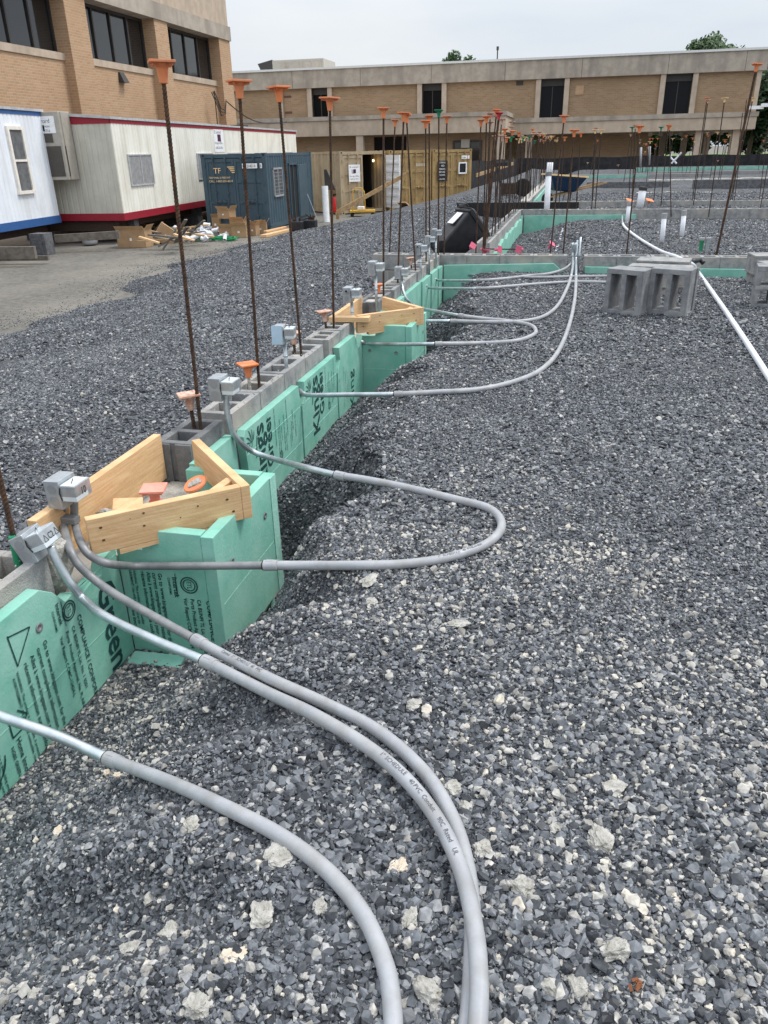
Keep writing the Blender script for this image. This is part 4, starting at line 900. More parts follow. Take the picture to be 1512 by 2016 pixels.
# boxes standing on the long wall
def riser(label, foot, s=1.0, h=None, yaw=0, hole=False):
    B = PZ(*foot, 0.0); t = thing('box_riser', label, 'electrical box', B, 0, 'electrical boxes on the long wall')
    hh = h or .15; m_ = MB(); m_.tube([B+Vector((0,0,-.12)), B+Vector((0,0,hh))], .0125*s, 10); m_.tube([B+Vector((0,0,hh*.45)), B+Vector((0,0,hh*.52))], .0145*s, 10); obj('steel_tube', m_, M_EMT, t, smooth=True)
    M_ = junction_boxes(t, B+Vector((.012,0,hh)), s, yaw=yaw)
    if hole:
        k = MB(); k.lathe([(.012*s,0),(.013*s,.012),(.009*s,.012)], 14); k.xf(M_ @ Matrix.Translation((-.036*s,-.056*s,.09*s)) @ Matrix.Rotation(PI/2,4,'X')); obj('connector', k, M_BOX, t)
        k = MB(); k.lathe([(.0088*s,0),(.0088*s,.001)], 14); k.xf(M_ @ Matrix.Translation((-.036*s,-.0685*s,.09*s)) @ Matrix.Rotation(PI/2,4,'X')); obj('connector_hole', k, M_DARK, t)
    return t
t = riser('light blue taped electrical box on a short steel riser, third box from the camera', (564,725), .95, .16, yaw=.15)
M_LB = mat('light_blue_tape', (.42,.56,.66), .5)
k = MB(); B = PZ(564,725,0); k.obox(B+Vector((-.024,-.058,.218)), (.066,.004,.115), (0,0,.15)); obj('blue_tape', k, M_LB, t)
riser('electrical box with a round black opening over the farther timber form', (694,632), 1.0, .15, hole=True)
riser('electrical box on a thin riser set in the dark block of the farther form', (741,596), 1.0, .24, yaw=0)
riser('electrical box with a round black opening near the end of the long wall', (828,530), .98, .16, hole=True)
riser('last but one electrical box, pale and round topped, on the long wall', (845,520), .85, .22)
riser('last electrical box on the long wall, nearest the first cross wall', (858,508), .9, .24, yaw=0)
t = thing('stub_up', 'pair of steel stub ups strapped together in the gap of the first cross wall', 'conduit', (.03,10.2,0)); r = MB()
for dx in (-.03, .015, .05): r.tube([(.03+dx,10.22,-.3),(.03+dx,10.22,.17+dx)], .013, 8)
obj('steel_tube', r, M_EMT, t, smooth=True); r = MB(); r.box(-.03,.11,10.20,10.235,-.02,.005); obj('strap', r, M_EMTD, t)
for (px, py, lab) in ((1379,494,'green sleeved pipe stub behind the first cross wall'),(1391,494,'grey pipe stub beside the green sleeved one')):
    B = PZ(px, py, -.02); t = thing('pipe_stub', lab, 'pipe', B); r = MB(); r.tube([B, B+Vector((0,0,.10))], .024, 12); r.tube([B+Vector((0,0,.10)), B+Vector((0,0,.13))], .029, 12); obj('pipe', r, M_EMT if 'grey' in lab else M_GREENCAP, t, smooth=False)
    r = MB(); r.tube([B+Vector((0,0,.13)), B+Vector((0,0,.16))], .036, 12); obj('cap', r, M_PVC, t)

# ------------------------------------------------------------------ loose grey blocks
def cmu_mb(L_=.395, W_=.30, Hh=.40):
    # two tall cells open through the width
    q = MB(); sh = .045
    return q
def loose_block(name_label, base, yaw, dims=(.32,.19,.40), cells=2, pitch=0, lying=False, m=None, group='loose grey blocks'):
    w, d, h = dims; t = None
    q = MB(); e = .042
    q.box(-w/2, w/2, -d/2, d/2, 0, e); q.box(-w/2, w/2, -d/2, d/2, h-e, h)
    for k in range(cells+1):
        x = -w/2 + k*(w-e)/cells; q.box(x, x+e, -d/2+.0004, d/2-.0004, e, h-e)
    # grooved end faces
    q.box(w/2, w/2+.012, -d/2, -d/2+.045, 0, h); q.box(w/2, w/2+.012, d/2-.045, d/2, 0, h)
    for k in range(3): q.box(w/2, w/2+.012, -d/2+.045, d/2-.045, .0+k*.012, .006+k*.012)
    o = obj('concrete_block', q, m or M_BLOCKL, bevel=.004)
    o.matrix_basis = Matrix.Translation(base) @ Matrix.Rotation(yaw,4,'Z') @ Matrix.Rotation(pitch,4,'X')
    return tag(o, name_label, 'block', group)
b = PG(1228,617,0); loose_block('left of the two blocks standing with tall open cells toward us', b+Vector((.02,.06,-.01)), -.50, (.33,.22,.385))
b = PG(1318,617,0); loose_block('right of the two blocks standing with tall open cells toward us', b+Vector((.0,.05,-.01)), -.42, (.33,.22,.385))
# flat ones behind
def flat_block(label, px, py, yaw, z=0.0, dims=(.40,.20,.19)):
    L_, W_, H_ = dims; q = MB(); course(q, -L_/2, L_/2, -W_/2, W_/2, H_, h=H_, along='x')
    q2 = MB(); q2.box(-L_/2, L_/2, -W_/2, W_/2, H_-.03, H_-.001) ; q.join(q2)
    o = obj('concrete_block', q, M_BLOCK, bevel=.004); B = PG(px, py, 0); o.matrix_basis = Matrix.Translation(B+Vector((0,0,z))) @ Matrix.Rotation(yaw,4,'Z'); return tag(o, label, 'block', 'loose grey blocks')
def slab_at(label, px, py, y_, dims, yaw):
    T = PY(px, py, y_); g_ = gz(T.x, T.y); q = MB(); L_, W_2, H_ = dims
    zt_ = T.z-g_; q.box(-L_/2,L_/2,-W_2/2,W_2/2,zt_-.022,zt_); q.box(-L_/2,L_/2,-W_2/2,W_2/2,zt_-H_,zt_-H_+.022); q.box(-L_/2+.004,L_/2-.004,-W_2/2+.004,W_2/2-.004,zt_-H_+.022,zt_-.022)
    if T.z-g_-H_ > .03: q.box(-L_/2+.02,L_/2-.02,-W_2/2+.02,W_2/2-.02,0,T.z-g_-H_)
    o = obj('concrete_block', q, M_BLOCK, bevel=.004); o.matrix_basis = Matrix.Translation((T.x, T.y, g_)) @ Matrix.Rotation(yaw,4,'Z'); return tag(o, label, 'block', 'loose grey blocks')
slab_at('flat block lying behind the left standing block, its cells on edge', 1285, 522, 8.1, (.42,.22,.19), -.25)
slab_at('broad flat block topmost of the pile before the cross wall', 1308, 510, 8.75, (.52,.34,.19), -.2)
slab_at('small flat block behind the right standing block', 1340, 524, 8.25, (.24,.22,.19), -.05)
# right hand stack
b = PG(1500,603,0)
loose_block('block with stacked square openings at the right edge of the photo', b+Vector((.12,.02,-.01)), -.12, (.42,.24,.36), cells=3)
q = MB(); q.box(-.21,.21,-.12,.12,.165,.200); q.xf(Matrix.Translation(b+Vector((.12,.02,-.01))) @ Matrix.Rotation(-.12,4,'Z'));
tag(obj('block_web', q, M_BLOCK, bevel=.004), 'cross web splitting the openings of the block at the right edge', 'block')
slab_at('flat block on top of the stack at the right edge of the photo', 1530, 500, 9.0, (.5,.3,.19), .1)
slab_at('upper back block of the stack at the right edge', 1540, 515, 8.4, (.4,.22,.19), .3)

# ------------------------------------------------------------------ standing plastic pipes
def pipe(label, foot, top, r, z=None, cap=True, m=None, capm=None):
    B = PG(*foot, 0) if z is None else PZ(*foot, z); T = PY(*top, B.y); t = thing('standpipe', label, 'pipe', B, 0, 'white plastic standpipes')
    q = MB(); q.tube([B-Vector((0,0,.1)), T], r, 16); obj('pipe', q, m or M_PVCW, t, smooth=True)
    if cap: d = (T-B).normalized(); q = MB(); q.tube([T-d*.03, T+d*.045], r*1.12, 16); obj('cap', q, capm or M_EMTD, t)
pipe('tall white standpipe left of centre in the second bay', (1075,444), (1080,343), .062)
pipe('white standpipe with a dark cap in front of the third cross wall', (1258,410), (1266,372), .085, capm=M_FRAME)
pipe('white standpipe behind the thin rebar, without a dark cap', (1235,437), (1240,402), .05, cap=True, capm=M_PVC)
pipe('short tilted white pipe, left of the pair in the second bay', (1303,476), (1308,426), .036, capm=M_PVC)
pipe('short tilted white pipe, right of the pair in the second bay', (1342,466), (1347,420), .036, capm=M_PVC)
for k, (px, py) in enumerate(((1076,345),(1081,343),(1086,345))):
    pass
for px in (1077, 1081, 1085):
    B = PY(px, 352, 24.0); r = MB(); r.tube([B, B+Vector((0,0,.42))], .028, 8); tag(obj('riser_tube', r, M_PVCW, smooth=True), 'slim white riser in the cluster just behind the tall standpipe', 'pipe', 'slim white risers')
for (px, py0, py1, lab) in ((1261,330,290,'pale riser in the far bays left of its taller twin'),(1278,325,288,'tall pale riser in the far bays')):
    B = PY(px, py0, 48); T = PY(px+1, py1, 48); r = MB(); r.tube([B, T], .06, 8); tag(obj('riser_tube', r, M_PVC, smooth=True), lab, 'pipe')
# steel hoops in the far bay
B = PY(1322,322,50); r = MB(); r.tube([B, PY(1342,300,50)], .05, 6); r.tube([PY(1332,322,50), PY(1322,312,50), PY(1320,308,50), PY(1323,305,50)], .05, 6); tag(obj('bent_pipe', r, M_PVCW), 'bent white pipes crossing in front of the black fence', 'pipe')
# white spray chalk line
for pts, lab in (([(1095,493),(1103,470),(1107,452),(1110,445)], 'white marking paint streak on the gravel beside the rebar pair'),):
    r = MB(); rr = random.Random(3)
    for (a, b) in zip(pts[:-1], pts[1:]):
        for k in range(9):
            t_ = k/9; p = PG(a[0]+(b[0]-a[0])*t_+rr.uniform(-1,1), a[1]+(b[1]-a[1])*t_, .012); r.obox(p, (.012+rr.random()*.02,.05,.008), (0,0,rr.uniform(-.4,.4)))
    tag(obj('paint_mark', r, M_WHITE), lab, 'paint mark')

# ------------------------------------------------------------------ concrete lumps one can point at (px, py, size, kind, label)
LU = [(1184,1655,.062,.55,M_LUMP,'flat pale concrete chip, largest at the lower right'),(955,1672,.045,.9,M_LUMP,'rough grey lump touching the outer conduit on its right'),(1027,1748,.044,.7,M_LUMP,'pitted tan grey lump right of the outer conduit'),
 (1205,1550,.055,.55,M_LUMP,'low crumbly lump above the large flat chip'),(1215,1868,.054,.6,M_LUMP,'smooth topped lump near the bottom right'),(1095,1632,.030,.7,M_LUMP,'small pale lump left of the large flat chip'),
 (785,1705,.040,.45,M_LUMPT,'oblong tan stone between the two conduits'),(893,1548,.040,.6,M_LUMP,'white crusty lump leaning against the paired conduits'),(915,1585,.028,.7,M_LUMP,'small dirty lump just below the crusty one by the paired conduits'),
 (515,1805,.050,.75,M_LUMP,'pale round lump at the lower left middle'),(338,1830,.046,.5,M_LUMP,'flat yellowish lump left of the pale round one'),(258,1868,.036,.5,M_LUMP,'white grey lump at the lower left'),(378,1625,.034,.8,M_LUMP,'upright lump right of the green board'),
 (545,1685,.055,.45,M_LUMP,'wide crumbly patch of mortar near the first conduit'),(390,1980,.042,.9,M_LUMP,'knobbly lump at the bottom left'),(840,1955,.046,.9,M_LUMP,'tall rough lump between the conduits at the bottom'),(808,1810,.036,.7,M_LUMP,'rough tan lump between the conduits'),
 (463,1880,.040,.35,M_LUMPT,'thin splinter of tan stone pointing up and right'),(115,1635,.030,.5,M_LUMPT,'slim tan stone near the green board'),(295,1770,.030,.7,M_LUMP,'upright pale chip at the left'),(630,1785,.034,.7,M_LUMP,'grey lump with a knob, left of the first conduit'),
 (812,1390,.044,.6,M_LUMP,'light lump right of the coupled pair of conduits'),(725,1143,.060,.35,M_LUMP,'long flat pale chip under the hairpin conduit'),(905,1228,.058,.35,M_LUMP,'flat pale slab of mortar in the middle of the gravel'),(895,1197,.032,.8,M_LUMP,'small round lump above the flat slab'),
 (732,1185,.034,.6,M_LUMP,'small crumbly lump below the long flat chip'),(1420,1585,.022,.6,M_LUMPT,'tiny cream stone at the right'),(1255,1440,.030,.5,M_LUMP,'bright white chip at the right middle'),(1078,1465,.034,.7,M_LUMP,'dark grey lump right of the paired conduits'),
 (70,1955,.035,.6,M_LUMP,'pale lump in the bottom left corner'),(158,1880,.045,.5,M_DKSTONE,'flat dark stone at the lower left'),(1355,1290,.028,.6,M_LUMP,'grey lump at the right middle'),(230,1525,.022,.6,M_LUMPT,'oval cream pebble under the first coupling'),(210,1520,.020,.6,M_LUMPT,'round cream pebble under the first coupling'),
 (1135,1945,.034,.8,M_LUMP,'lump right of the rusty leaf at the bottom'),(1082,1945,.030,.8,M_LUMP,'lump left of the rusty leaf at the bottom'),(1455,1430,.035,.4,M_LUMP,'flat cream chip near the right edge')]
for i, (px, py, s, fl, m_, lab) in enumerate(LU):
    s *= 1.28
    B = PG(px, py, s*.12); q = lump(100+i, (s, s*random.uniform(.62,.9), s*fl*.8), .30, 4 if s > .04 else 3)
    o = obj('stone', q, m_); o.matrix_basis = Matrix.Translation(B) @ Euler((random.uniform(-.2,.2), random.uniform(-.2,.2), random.uniform(0,6))).to_matrix().to_4x4(); tag(o, lab, 'stone', 'pale lumps on the gravel')
q = MB(); B = PG(1245,1940,.012)
for k in range(7): q.obox(B+Vector((random.uniform(-.013,.013), random.uniform(-.010,.010), random.uniform(0,.006))), (.012,.005,.002), (random.uniform(-.5,.5), random.uniform(-.5,.5), random.uniform(0,3)))
M_LEAFB = mat('dead_leaf', (.16,.055,.02), .8); tag(obj('dead_leaf', q, M_LEAFB), 'rusty brown leaf scrap near the bottom right', 'leaf')

# ------------------------------------------------------------------ the black wheeled bin lying on its back
A = PZ(915,478,-.25); Bc = Vector((-1.95, 14.6, gz(-1.95,14.6)))
t = thing('wheeled_bin', 'black wheeled bin tipped over beside the second long wall', 'bin', (-2.12, 13.6, gz(-2.1,13.6)+.12))
Mb = Matrix.Translation((-2.02, 12.3, gz(-2.0,12.3)+.10)) @ Matrix.Rotation(-.95,4,'Z') @ Matrix.Rotation(-math.radians(50),4,'X') @ Matrix.Scale(.80,4)
def binq(z0, z1, w0, w1, d0, d1):
    q = MB(); q.hexa([(-w0,-d0,z0),(w0,-d0,z0),(w0,d0,z0),(-w0,d0,z0)], [(-w1,-d1,z1),(w1,-d1,z1),(w1,d1,z1),(-w1,d1,z1)]); return q
q = binq(.04, .95, .20, .27, .22, .31); q.xf(Mb); obj('body', q, M_BLACK, t, bevel=.03)
q = binq(.90, .97, .29, .29, .335, .335); q.xf(Mb); obj('rim', q, M_BLACK, t, bevel=.012)
q = binq(.97, 1.04, .30, .24, .36, .26); q.xf(Mb); obj('lid', q, M_BLACK, t, bevel=.02)
q = MB(); q.tube([(-.2,-.36,.98),(-.2,-.42,.98),(.2,-.42,.98),(.2,-.36,.98)], .016, 8); q.xf(Mb); obj('handle', q, M_BLACK, t)
for sx in (-1, 1):
    q = MB(); q.tube([(sx*.22,-.24,.10),(sx*.28,-.24,.10)], .10, 18); q.xf(Mb); w_ = obj('wheel', q, M_RUBBER, t, bevel=.01)
    q = MB(); q.tube([(sx*.281,-.24,.10),(sx*.288,-.24,.10)], .055, 14); q.xf(Mb); obj('hub', q, M_BLACK, w_)
q = MB(); q.box(-.13,.10,-.320,-.312,.58,.86); q.xf(Mb); M1 = obj('label_sheet', q, M_WHITE, t)
# wheelbarrow
wb = PZ(1108,402,-.2); t = thing('wheelbarrow', 'blue wheelbarrow parked nose down by the third wall', 'wheelbarrow', wb)
Mw = Matrix.Translation(wb) @ Matrix.Rotation(math.radians(25),4,'Z') @ Matrix.Scale(.85,4)
q = MB(); q.hexa([(-.38,-.22,.42),(.30,-.22,.36),(.30,.22,.36),(-.38,.22,.42)], [(-.62,-.38,.88),(.62,-.38,.78),(.62,.38,.78),(-.62,.38,.88)]); q.xf(Mw); obj('tray', q, mat('barrow_blue',(.008,.03,.07),.4), t, bevel=.04)
q = MB(); q.hexa([(-.64,-.40,.88),(.64,-.40,.78),(.64,.40,.78),(-.64,.40,.88)],[(-.64,-.40,.93),(.64,-.40,.83),(.64,.40,.83),(-.64,.40,.93)]); q.xf(Mw); obj('tray_rim', q, M_CREAMCAP, t)
q = MB(); q.tube([(-.55,-.05,.18),(-.55,.05,.18)], .19, 20); q.xf(Mw); w_ = obj('wheel', q, M_RUBBER, t, bevel=.02)
for sy in (-.26,.26):
    q = MB(); q.beam((-.62,sy*.3,.2),(1.35,sy,.62),.045,.045); q.xf(Mw); obj('handle', q, M_WOODD, t)
    q = MB(); q.tube([(.15,sy,.36),(.1,sy,.02),(.38,sy,.02),(.35,sy,.4)], .014, 6); q.xf(Mw); obj('leg', q, M_RUSTD, t)
# plate compactor far left of the rebar
pc = PZ(1003,392,-.3); t = thing('compactor', 'small dark machine with a round wheel behind the rebar rows', 'machine', pc)
q = MB(); q.box(-.4,.4,-.3,.3,0,.08); q.box(-.3,.2,-.25,.25,.15,.5); q.xf(Matrix.Translation(pc)); obj('engine', q, M_RUSTD, t, bevel=.02)
q = MB(); q.tube([(.42,-.05,.35),(.42,.05,.35)], .28, 18); q.xf(Matrix.Translation(pc)); obj('wheel', q, M_RUBBER, t, bevel=.03)
q = MB(); q.tube([(-.3,-.2,.4),(-.5,-.2,1.1),(-.5,.2,1.1),(-.3,.2,.4)], .02, 6); q.box(-.55,-.1,-.15,.15,1.0,1.12); q.xf(Matrix.Translation(pc)); obj('handle', q, M_BLACK, t)

# ------------------------------------------------------------------ the near brick building on the left
LX = -22.0
b = thing('brick_building', 'tan brick building on the left with long dark windows and a precast top band', 'building', (LX-4, 40, ASP))
wy = [(22.0,26.4),(28.0,34.1),(35.7,41.9),(43.3,49.8)]; zs0, zs1 = 5.28, 7.5; YE = 51.4
q = MB(); q.box(LX-14, LX, 8, YE, ASP, zs0-.28); obj('lower_wall', q, M_BRICKN, b)
q = MB(); q.box(LX-14, LX-.45, 8, YE-.02, zs0-.28, 7.5); obj('inner_wall', q, M_DARK, b)
q = MB(); q.box(LX-.4, LX+.06, 8, YE-1.5, zs0-.28, zs0); obj('sill_band', q, M_CONCL, b)
for i, (a, c) in enumerate([(8,22.0),(26.4,28.0),(34.1,35.7),(41.9,43.3),(49.8,YE)]):
    q = MB(); q.box(LX-.4 if i < 4 else LX-14, LX+.42, a, c, ASP if i else ASP, 7.5); obj('pilaster', q, M_BRICKN, b)
for (a, c) in wy:
    w_ = MB(); w_.box(LX-.44, LX-.33, a, c, zs0, zs1); wi = obj('window', w_, M_GLASS, b)
    n = 4 if c-a > 6.1 else 3
    f_ = MB(); f_.box(LX-.33, LX-.25, a, c, zs1-.12, zs1); f_.box(LX-.33, LX-.25, a, c, zs0, zs0+.07)
    for k in range(n+1): y_ = a+(c-a-.09)*k/n; f_.box(LX-.33, LX-.25, y_, y_+.09, zs0+.07, zs1-.12)
    obj('frame', f_, M_FRAME, wi)
q = MB(); q.box(LX-14.2, LX+.50, 8, YE+.1, 7.5, 8.25); obj('precast_band', q, M_CONC, b)
q = MB(); q.box(LX-14, LX+.40, 8, YE, 8.25, 12.0); obj('precast_parapet', q, M_CONCL, b)
for y_ in (28, 35.4, 42.8):
    q = MB(); q.box(LX+.401, LX+.41, y_, y_+.03, 8.25, 12); obj('panel_joint', q, M_CONC, b)
p = PX(238,153,LX); q = MB(); q.hexa([(LX,p.y-.25,p.z-.22),(LX+.3,p.y-.25,p.z-.22),(LX+.3,p.y+.25,p.z-.22),(LX,p.y+.25,p.z-.22)],[(LX,p.y-.2,p.z+.22),(LX+.08,p.y-.2,p.z+.22),(LX+.08,p.y+.2,p.z+.22),(LX,p.y+.2,p.z+.22)]); obj('wall_vent', q, M_FRAME, b)
q = MB(); P0 = PX(430,180,LX+.5)
for k in range(3):
    q.tube([P0+Vector((0,-.6-.2*k,-.05*k)), P0+Vector((.1,-.1,-.9-.2*k)), P0+Vector((.1,.5,-1.0-.1*k)), P0+Vector((.05,.9,-.4))], .03, 5)
q.tube([P0+Vector((0,-.6,0)), P0+Vector((0,-.6,-2.6))], .03, 5)
tag(obj('cable_bundle', q, M_FRAME), 'loose cables hanging at the corner of the near brick building', 'cable')
q = MB(); A_ = P0+Vector((.1,.9,-.5)); B_ = Vector((-14.2, 40, 2.6)); q.tube([A_+(B_-A_)*t+Vector((0,0,-.5*math.sin(PI*t))) for t in [k/8 for k in range(9)]], .035, 5)
tag(obj('power_cable', q, M_BLACK), 'black cable slung from the building corner to the cream trailer roof', 'cable')

# ------------------------------------------------------------------ the far building
FY = 77.0
b = thing('school_building', 'long two storey tan brick building with grey precast bands across the back', 'building', (-8, FY+8, ASP))
q = MB(); q.box(-37, 14.2, FY, FY+20, 6.6, 8.05); obj('roof_band', q, M_CONC, b)
q = MB(); q.box(-37, 14.3, FY-.12, FY+20, 8.05, 8.22); obj('roof_coping', q, mat('pale_coping', (.62,.62,.60), .6), b)
wins = [(-24.75,-23.2),(-14.35,-12.55),(-3.85,-1.85),(6.45,8.6)]
xs = [-37]+[v for w_ in wins for v in w_]+[13.9]
for i in range(0, len(xs), 2):
    q = MB(); q.box(xs[i], xs[i+1], FY+.35, FY+.8, 3.6, 6.6); obj('brick_panel', q, M_BRICKF, b)
for (a, c) in wins:
    q = MB(); q.box(a, c, FY+.65, FY+.75, 3.6, 6.6); wi = obj('window', q, M_GLASSD, b)
    q = MB(); q.box(a, c, FY+.5, FY+.65, 6.05, 6.6); obj('blind_box', q, M_FRAME, wi)
    q = MB(); q.box((a+c)/2-.04, (a+c)/2+.04, FY+.58, FY+.65, 3.6, 6.05); q.box(a,a+.06,FY+.55,FY+.65,3.6,6.05); q.box(c-.06,c,FY+.55,FY+.65,3.6,6.05); obj('frame', q, M_FRAME, wi)
    for e in (a-.42, c): q = MB(); q.box(e, e+.42, FY+.1, FY+.66, 3.6, 6.6); obj('fin', q, M_CONCL, b)
q = MB(); q.box(-28.0,-27.6,FY+.15,FY+.6,3.6,6.6); q.box(13.55,13.9,FY+.15,FY+.6,3.6,6.6); obj('fin', q, M_CONCL, b)
for zz in (4.6, 5.9): q = MB(); q.box(-27.5,-26.8,FY+.3,FY+.36,zz,zz+.16); obj('louver', q, mat('brown_louver',(.12,.05,.035),.6), b)
for (x_, z_) in ((-5.4,6.2),): q = MB(); q.box(x_-.6,x_,FY+.3,FY+.36,z_,z_+.3); obj('louver', q, M_FRAME, b)
q = MB(); q.box(-.9,-.2,FY+.30,FY+.36,5.3,6.0); obj('wall_box', q, M_BRICKN, b)
q = MB(); q.box(-37,14.0,FY-.2,FY+.8,2.3,3.25); obj('lower_band', q, M_CONCL, b)
q = MB(); q.box(-37,14.1,FY-.3,FY+.8,3.25,3.6); obj('ledge', q, M_CONC, b)
q = MB(); q.box(-7,6.0,FY+3.2,FY+3.6,ASP,2.3); obj('ground_floor_wall', q, M_BRICKF, b)
q = MB(); q.box(-37,14.0,FY+.8,FY+20,2.25,2.6); obj('soffit', q, M_CONC, b)
for k in range(9): q = MB(); q.box(5.6+k*.9,5.95+k*.9,FY+1.0+k*.5,FY+1.2+k*.5,1.95,2.25); obj('beam_end', q, M_CONC, b)
for x_ in (-4.9, 9.4, 12.4): q = MB(); q.box(x_, x_+.62, FY+.2, FY+.8, ASP, 2.3); obj('column', q, M_CONCL, b)
for (x_, y_) in ((7.6,12),(9.6,12),(11.8,12.5),(14.2,12.5)): q = MB(); q.box(x_, x_+.55, FY+y_, FY+y_+.5, ASP, 2.3); obj('column', q, M_CONCL, b)
for x_ in [-33,-26.5,-20,-13.5,-7,-.5,6.5,12.5]: q = MB(); q.box(x_, x_+.03, FY-.006, FY-.001, 6.6, 8.0); obj('panel_joint', q, M_FRAME, b)
# front wing
WY = 69.5
q = MB(); q.box(-32,-6.1,WY,FY-.25,2.45,3.62); obj('wing_band', q, M_CONCL, b)
q = MB(); q.box(-32.1,-6.0,WY-.1,FY-.31,3.62,3.92); obj('wing_ledge', q, M_CONC, b)
q = MB(); q.box(-32,-6.6,WY+1.3,FY-.3,ASP,2.45); obj('wing_wall', q, M_BRICKF, b)
for x_ in (-18.6,-6.75,-29): q = MB(); q.box(x_, x_+.62, WY+.1, WY+.7, ASP, 2.45); obj('column', q, M_CONCL, b)
q = MB(); q.box(-17.3,-14.5,WY+1.25,WY+1.298,0,2.3); obj('window', q, M_GLASSD, b)
q = MB(); q.box(-10.35,-8.2,WY+1.22,WY+1.297,ASP,1.75); d_ = obj('door', q, M_GLASS, b)
q = MB(); q.box(-10.5,-8.05,WY+1.15,WY+1.25,1.75,1.9); q.box(-10.5,-10.35,WY+1.15,WY+1.25,ASP,1.75); q.box(-8.2,-8.05,WY+1.15,WY+1.25,ASP,1.75); q.box(-9.35,-9.25,WY+1.15,WY+1.22,ASP,1.75); obj('frame', q, M_FRAME, d_)
p = PY(917,283,WY+1.2); q = MB(); q.box(p.x-.35,p.x+.35,WY+.9,WY+1.29,p.z-.3,p.z+.35); obj('wall_light', q, M_AC, b)
# rooftop unit
q = MB(); q.box(-29.8,-24.6,FY+4,FY+8,8.2,9.35); t = obj('rooftop_unit', q, M_AC, bevel=.05); tag(t, 'long pale air handling unit on the flat roof at the left', 'hvac unit')
q = MB()
for k in range(4): q.box(-29+k*1.1,-28.1+k*1.1,FY+3.96,FY+3.999,8.5,9.1)
obj('panel', q, M_CONC, t)
q = MB(); q.hexa([(-30.9,FY+4,8.3),(-29.8,FY+4,8.3),(-29.8,FY+8,8.3),(-30.9,FY+8,8.3)],[(-31.3,FY+4,9.1),(-29.8,FY+4,9.4),(-29.8,FY+8,9.4),(-31.3,FY+8,9.1)]); obj('hood', q, M_FRAME, t)
p = PY(979,116,FY+6); q = MB(); q.tube([(p.x,p.y,7.9),(p.x,p.y,p.z+.9)], .06, 6); q.tube([(p.x,p.y,p.z+.7),(p.x,p.y,p.z+1.0)], .12, 6); tag(obj('antenna', q, M_FRAME), 'thin antenna pole sticking up from the roof of the far building', 'antenna')
p = PY(1500,212,FY-.4); q = MB(); q.box(p.x-1.0,p.x+.1,p.y-.2,p.y+.1,p.z-.1,p.z+.15); q.box(p.x-.1,p.x+.5,p.y-.3,p.y+.1,p.z+.05,p.z+.3); tag(obj('floodlight', q, M_WHITE), 'white floodlight on the right corner of the far building', 'lamp')

# ------------------------------------------------------------------ trailers
def trailer(label, corner, rotz, W_, L_, z0, z1, side, end, trim, ysign=1):
    t = thing('office_trailer', label, 'trailer', (corner[0], corner[1], z0), rotz)
    H_ = z1-z0; y0, y1 = (0, L_) if ysign > 0 else (-L_, 0)
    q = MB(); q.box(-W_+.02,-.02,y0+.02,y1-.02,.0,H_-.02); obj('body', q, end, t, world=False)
    q = MB(); n = int(L_/.2)
    for k in range(n):
        a = y0+(y1-y0)*k/n; c = y0+(y1-y0)*(k+1)/n; q.add([(-.018,a,.2),(.0,a+.03,.2),(.0,c-.03,.2),(-.018,c,.2),(-.018,a,H_-.12),(.0,a+.03,H_-.12),(.0,c-.03,H_-.12),(-.018,c,H_-.12)], [(0,1,5,4),(1,2,6,5),(2,3,7,6)])
    obj('side_siding', q, side, t, world=False)
    q = MB(); n = 17
    for k in range(n):
        a = -W_+W_*k/n; c = -W_+W_*(k+1)/n; q.add([(a,y0+.018,.2),(a+.03,y0,.2),(c-.03,y0,.2),(c,y0+.018,.2),(a,y0+.018,H_-.12),(a+.03,y0,H_-.12),(c-.03,y0,H_-.12),(c,y0+.018,H_-.12)], [(0,1,5,4),(1,2,6,5),(2,3,7,6)])
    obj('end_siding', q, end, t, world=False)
    q = MB(); q.box(-W_-.01,.012,y0-.012,y1+.012,-.02,.20); obj('bottom_trim', q, trim, t, world=False)
    q = MB(); q.box(-.03,.014,y0-.012,y1+.012,H_-.13,H_-.01)
    q.hexa([(-W_,y0-.012,H_-.14),(.012,y0-.012,H_-.14),(.012,y0+.02,H_-.14),(-W_,y0+.02,H_-.14)], [(-W_,y0-.012,H_+.24),(.012,y0-.012,H_-.01),(.012,y0+.02,H_-.01),(-W_,y0+.02,H_+.24)]); obj('top_trim', q, trim, t, world=False)
    q = MB(); q.hexa([(-W_-.05,y0-.06,H_+.22),(.05,y0-.06,H_-.02),(.05,y1+.06,H_-.02),(-W_-.05,y1+.06,H_+.22)], [(-W_-.05,y0-.06,H_+.32),(.05,y0-.06,H_+.05),(.05,y1+.06,H_+.05),(-W_-.05,y1+.06,H_+.32)]); obj('roof', q, M_ROOF, t, world=False)
    q = MB()
    for x_ in (-W_+.5, -.5): q.box(x_-.05,x_+.05,y0+.1,y1-.1,-.28,-.02)
    q.box(-W_+.3,-.3,y0+.12,y0+.2,-.34,-.05); obj('chassis', q, M_RUSTD, t, world=False)
    return t, H_
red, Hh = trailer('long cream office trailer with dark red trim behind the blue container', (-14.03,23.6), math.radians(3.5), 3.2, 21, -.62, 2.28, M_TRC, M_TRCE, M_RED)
def side_window(t, y_, w, z0, z1, m=M_MESHW, fm=M_ROOF):
    q = MB(); q.box(.002,.03,y_-w/2,y_+w/2,z0,z1); wi = obj('window', q, m, t, world=False)
    q = MB(); e = .04
    q.box(.0,.05,y_-w/2-e,y_+w/2+e,z1,z1+e); q.box(.0,.05,y_-w/2-e,y_+w/2+e,z0-e,z0); q.box(.0,.05,y_-w/2-e,y_-w/2,z0,z1); q.box(.0,.05,y_+w/2,y_+w/2+e,z0,z1); q.box(.03,.045,y_-.02,y_+.02,z0,z1); obj('frame', q, fm, wi, world=False)
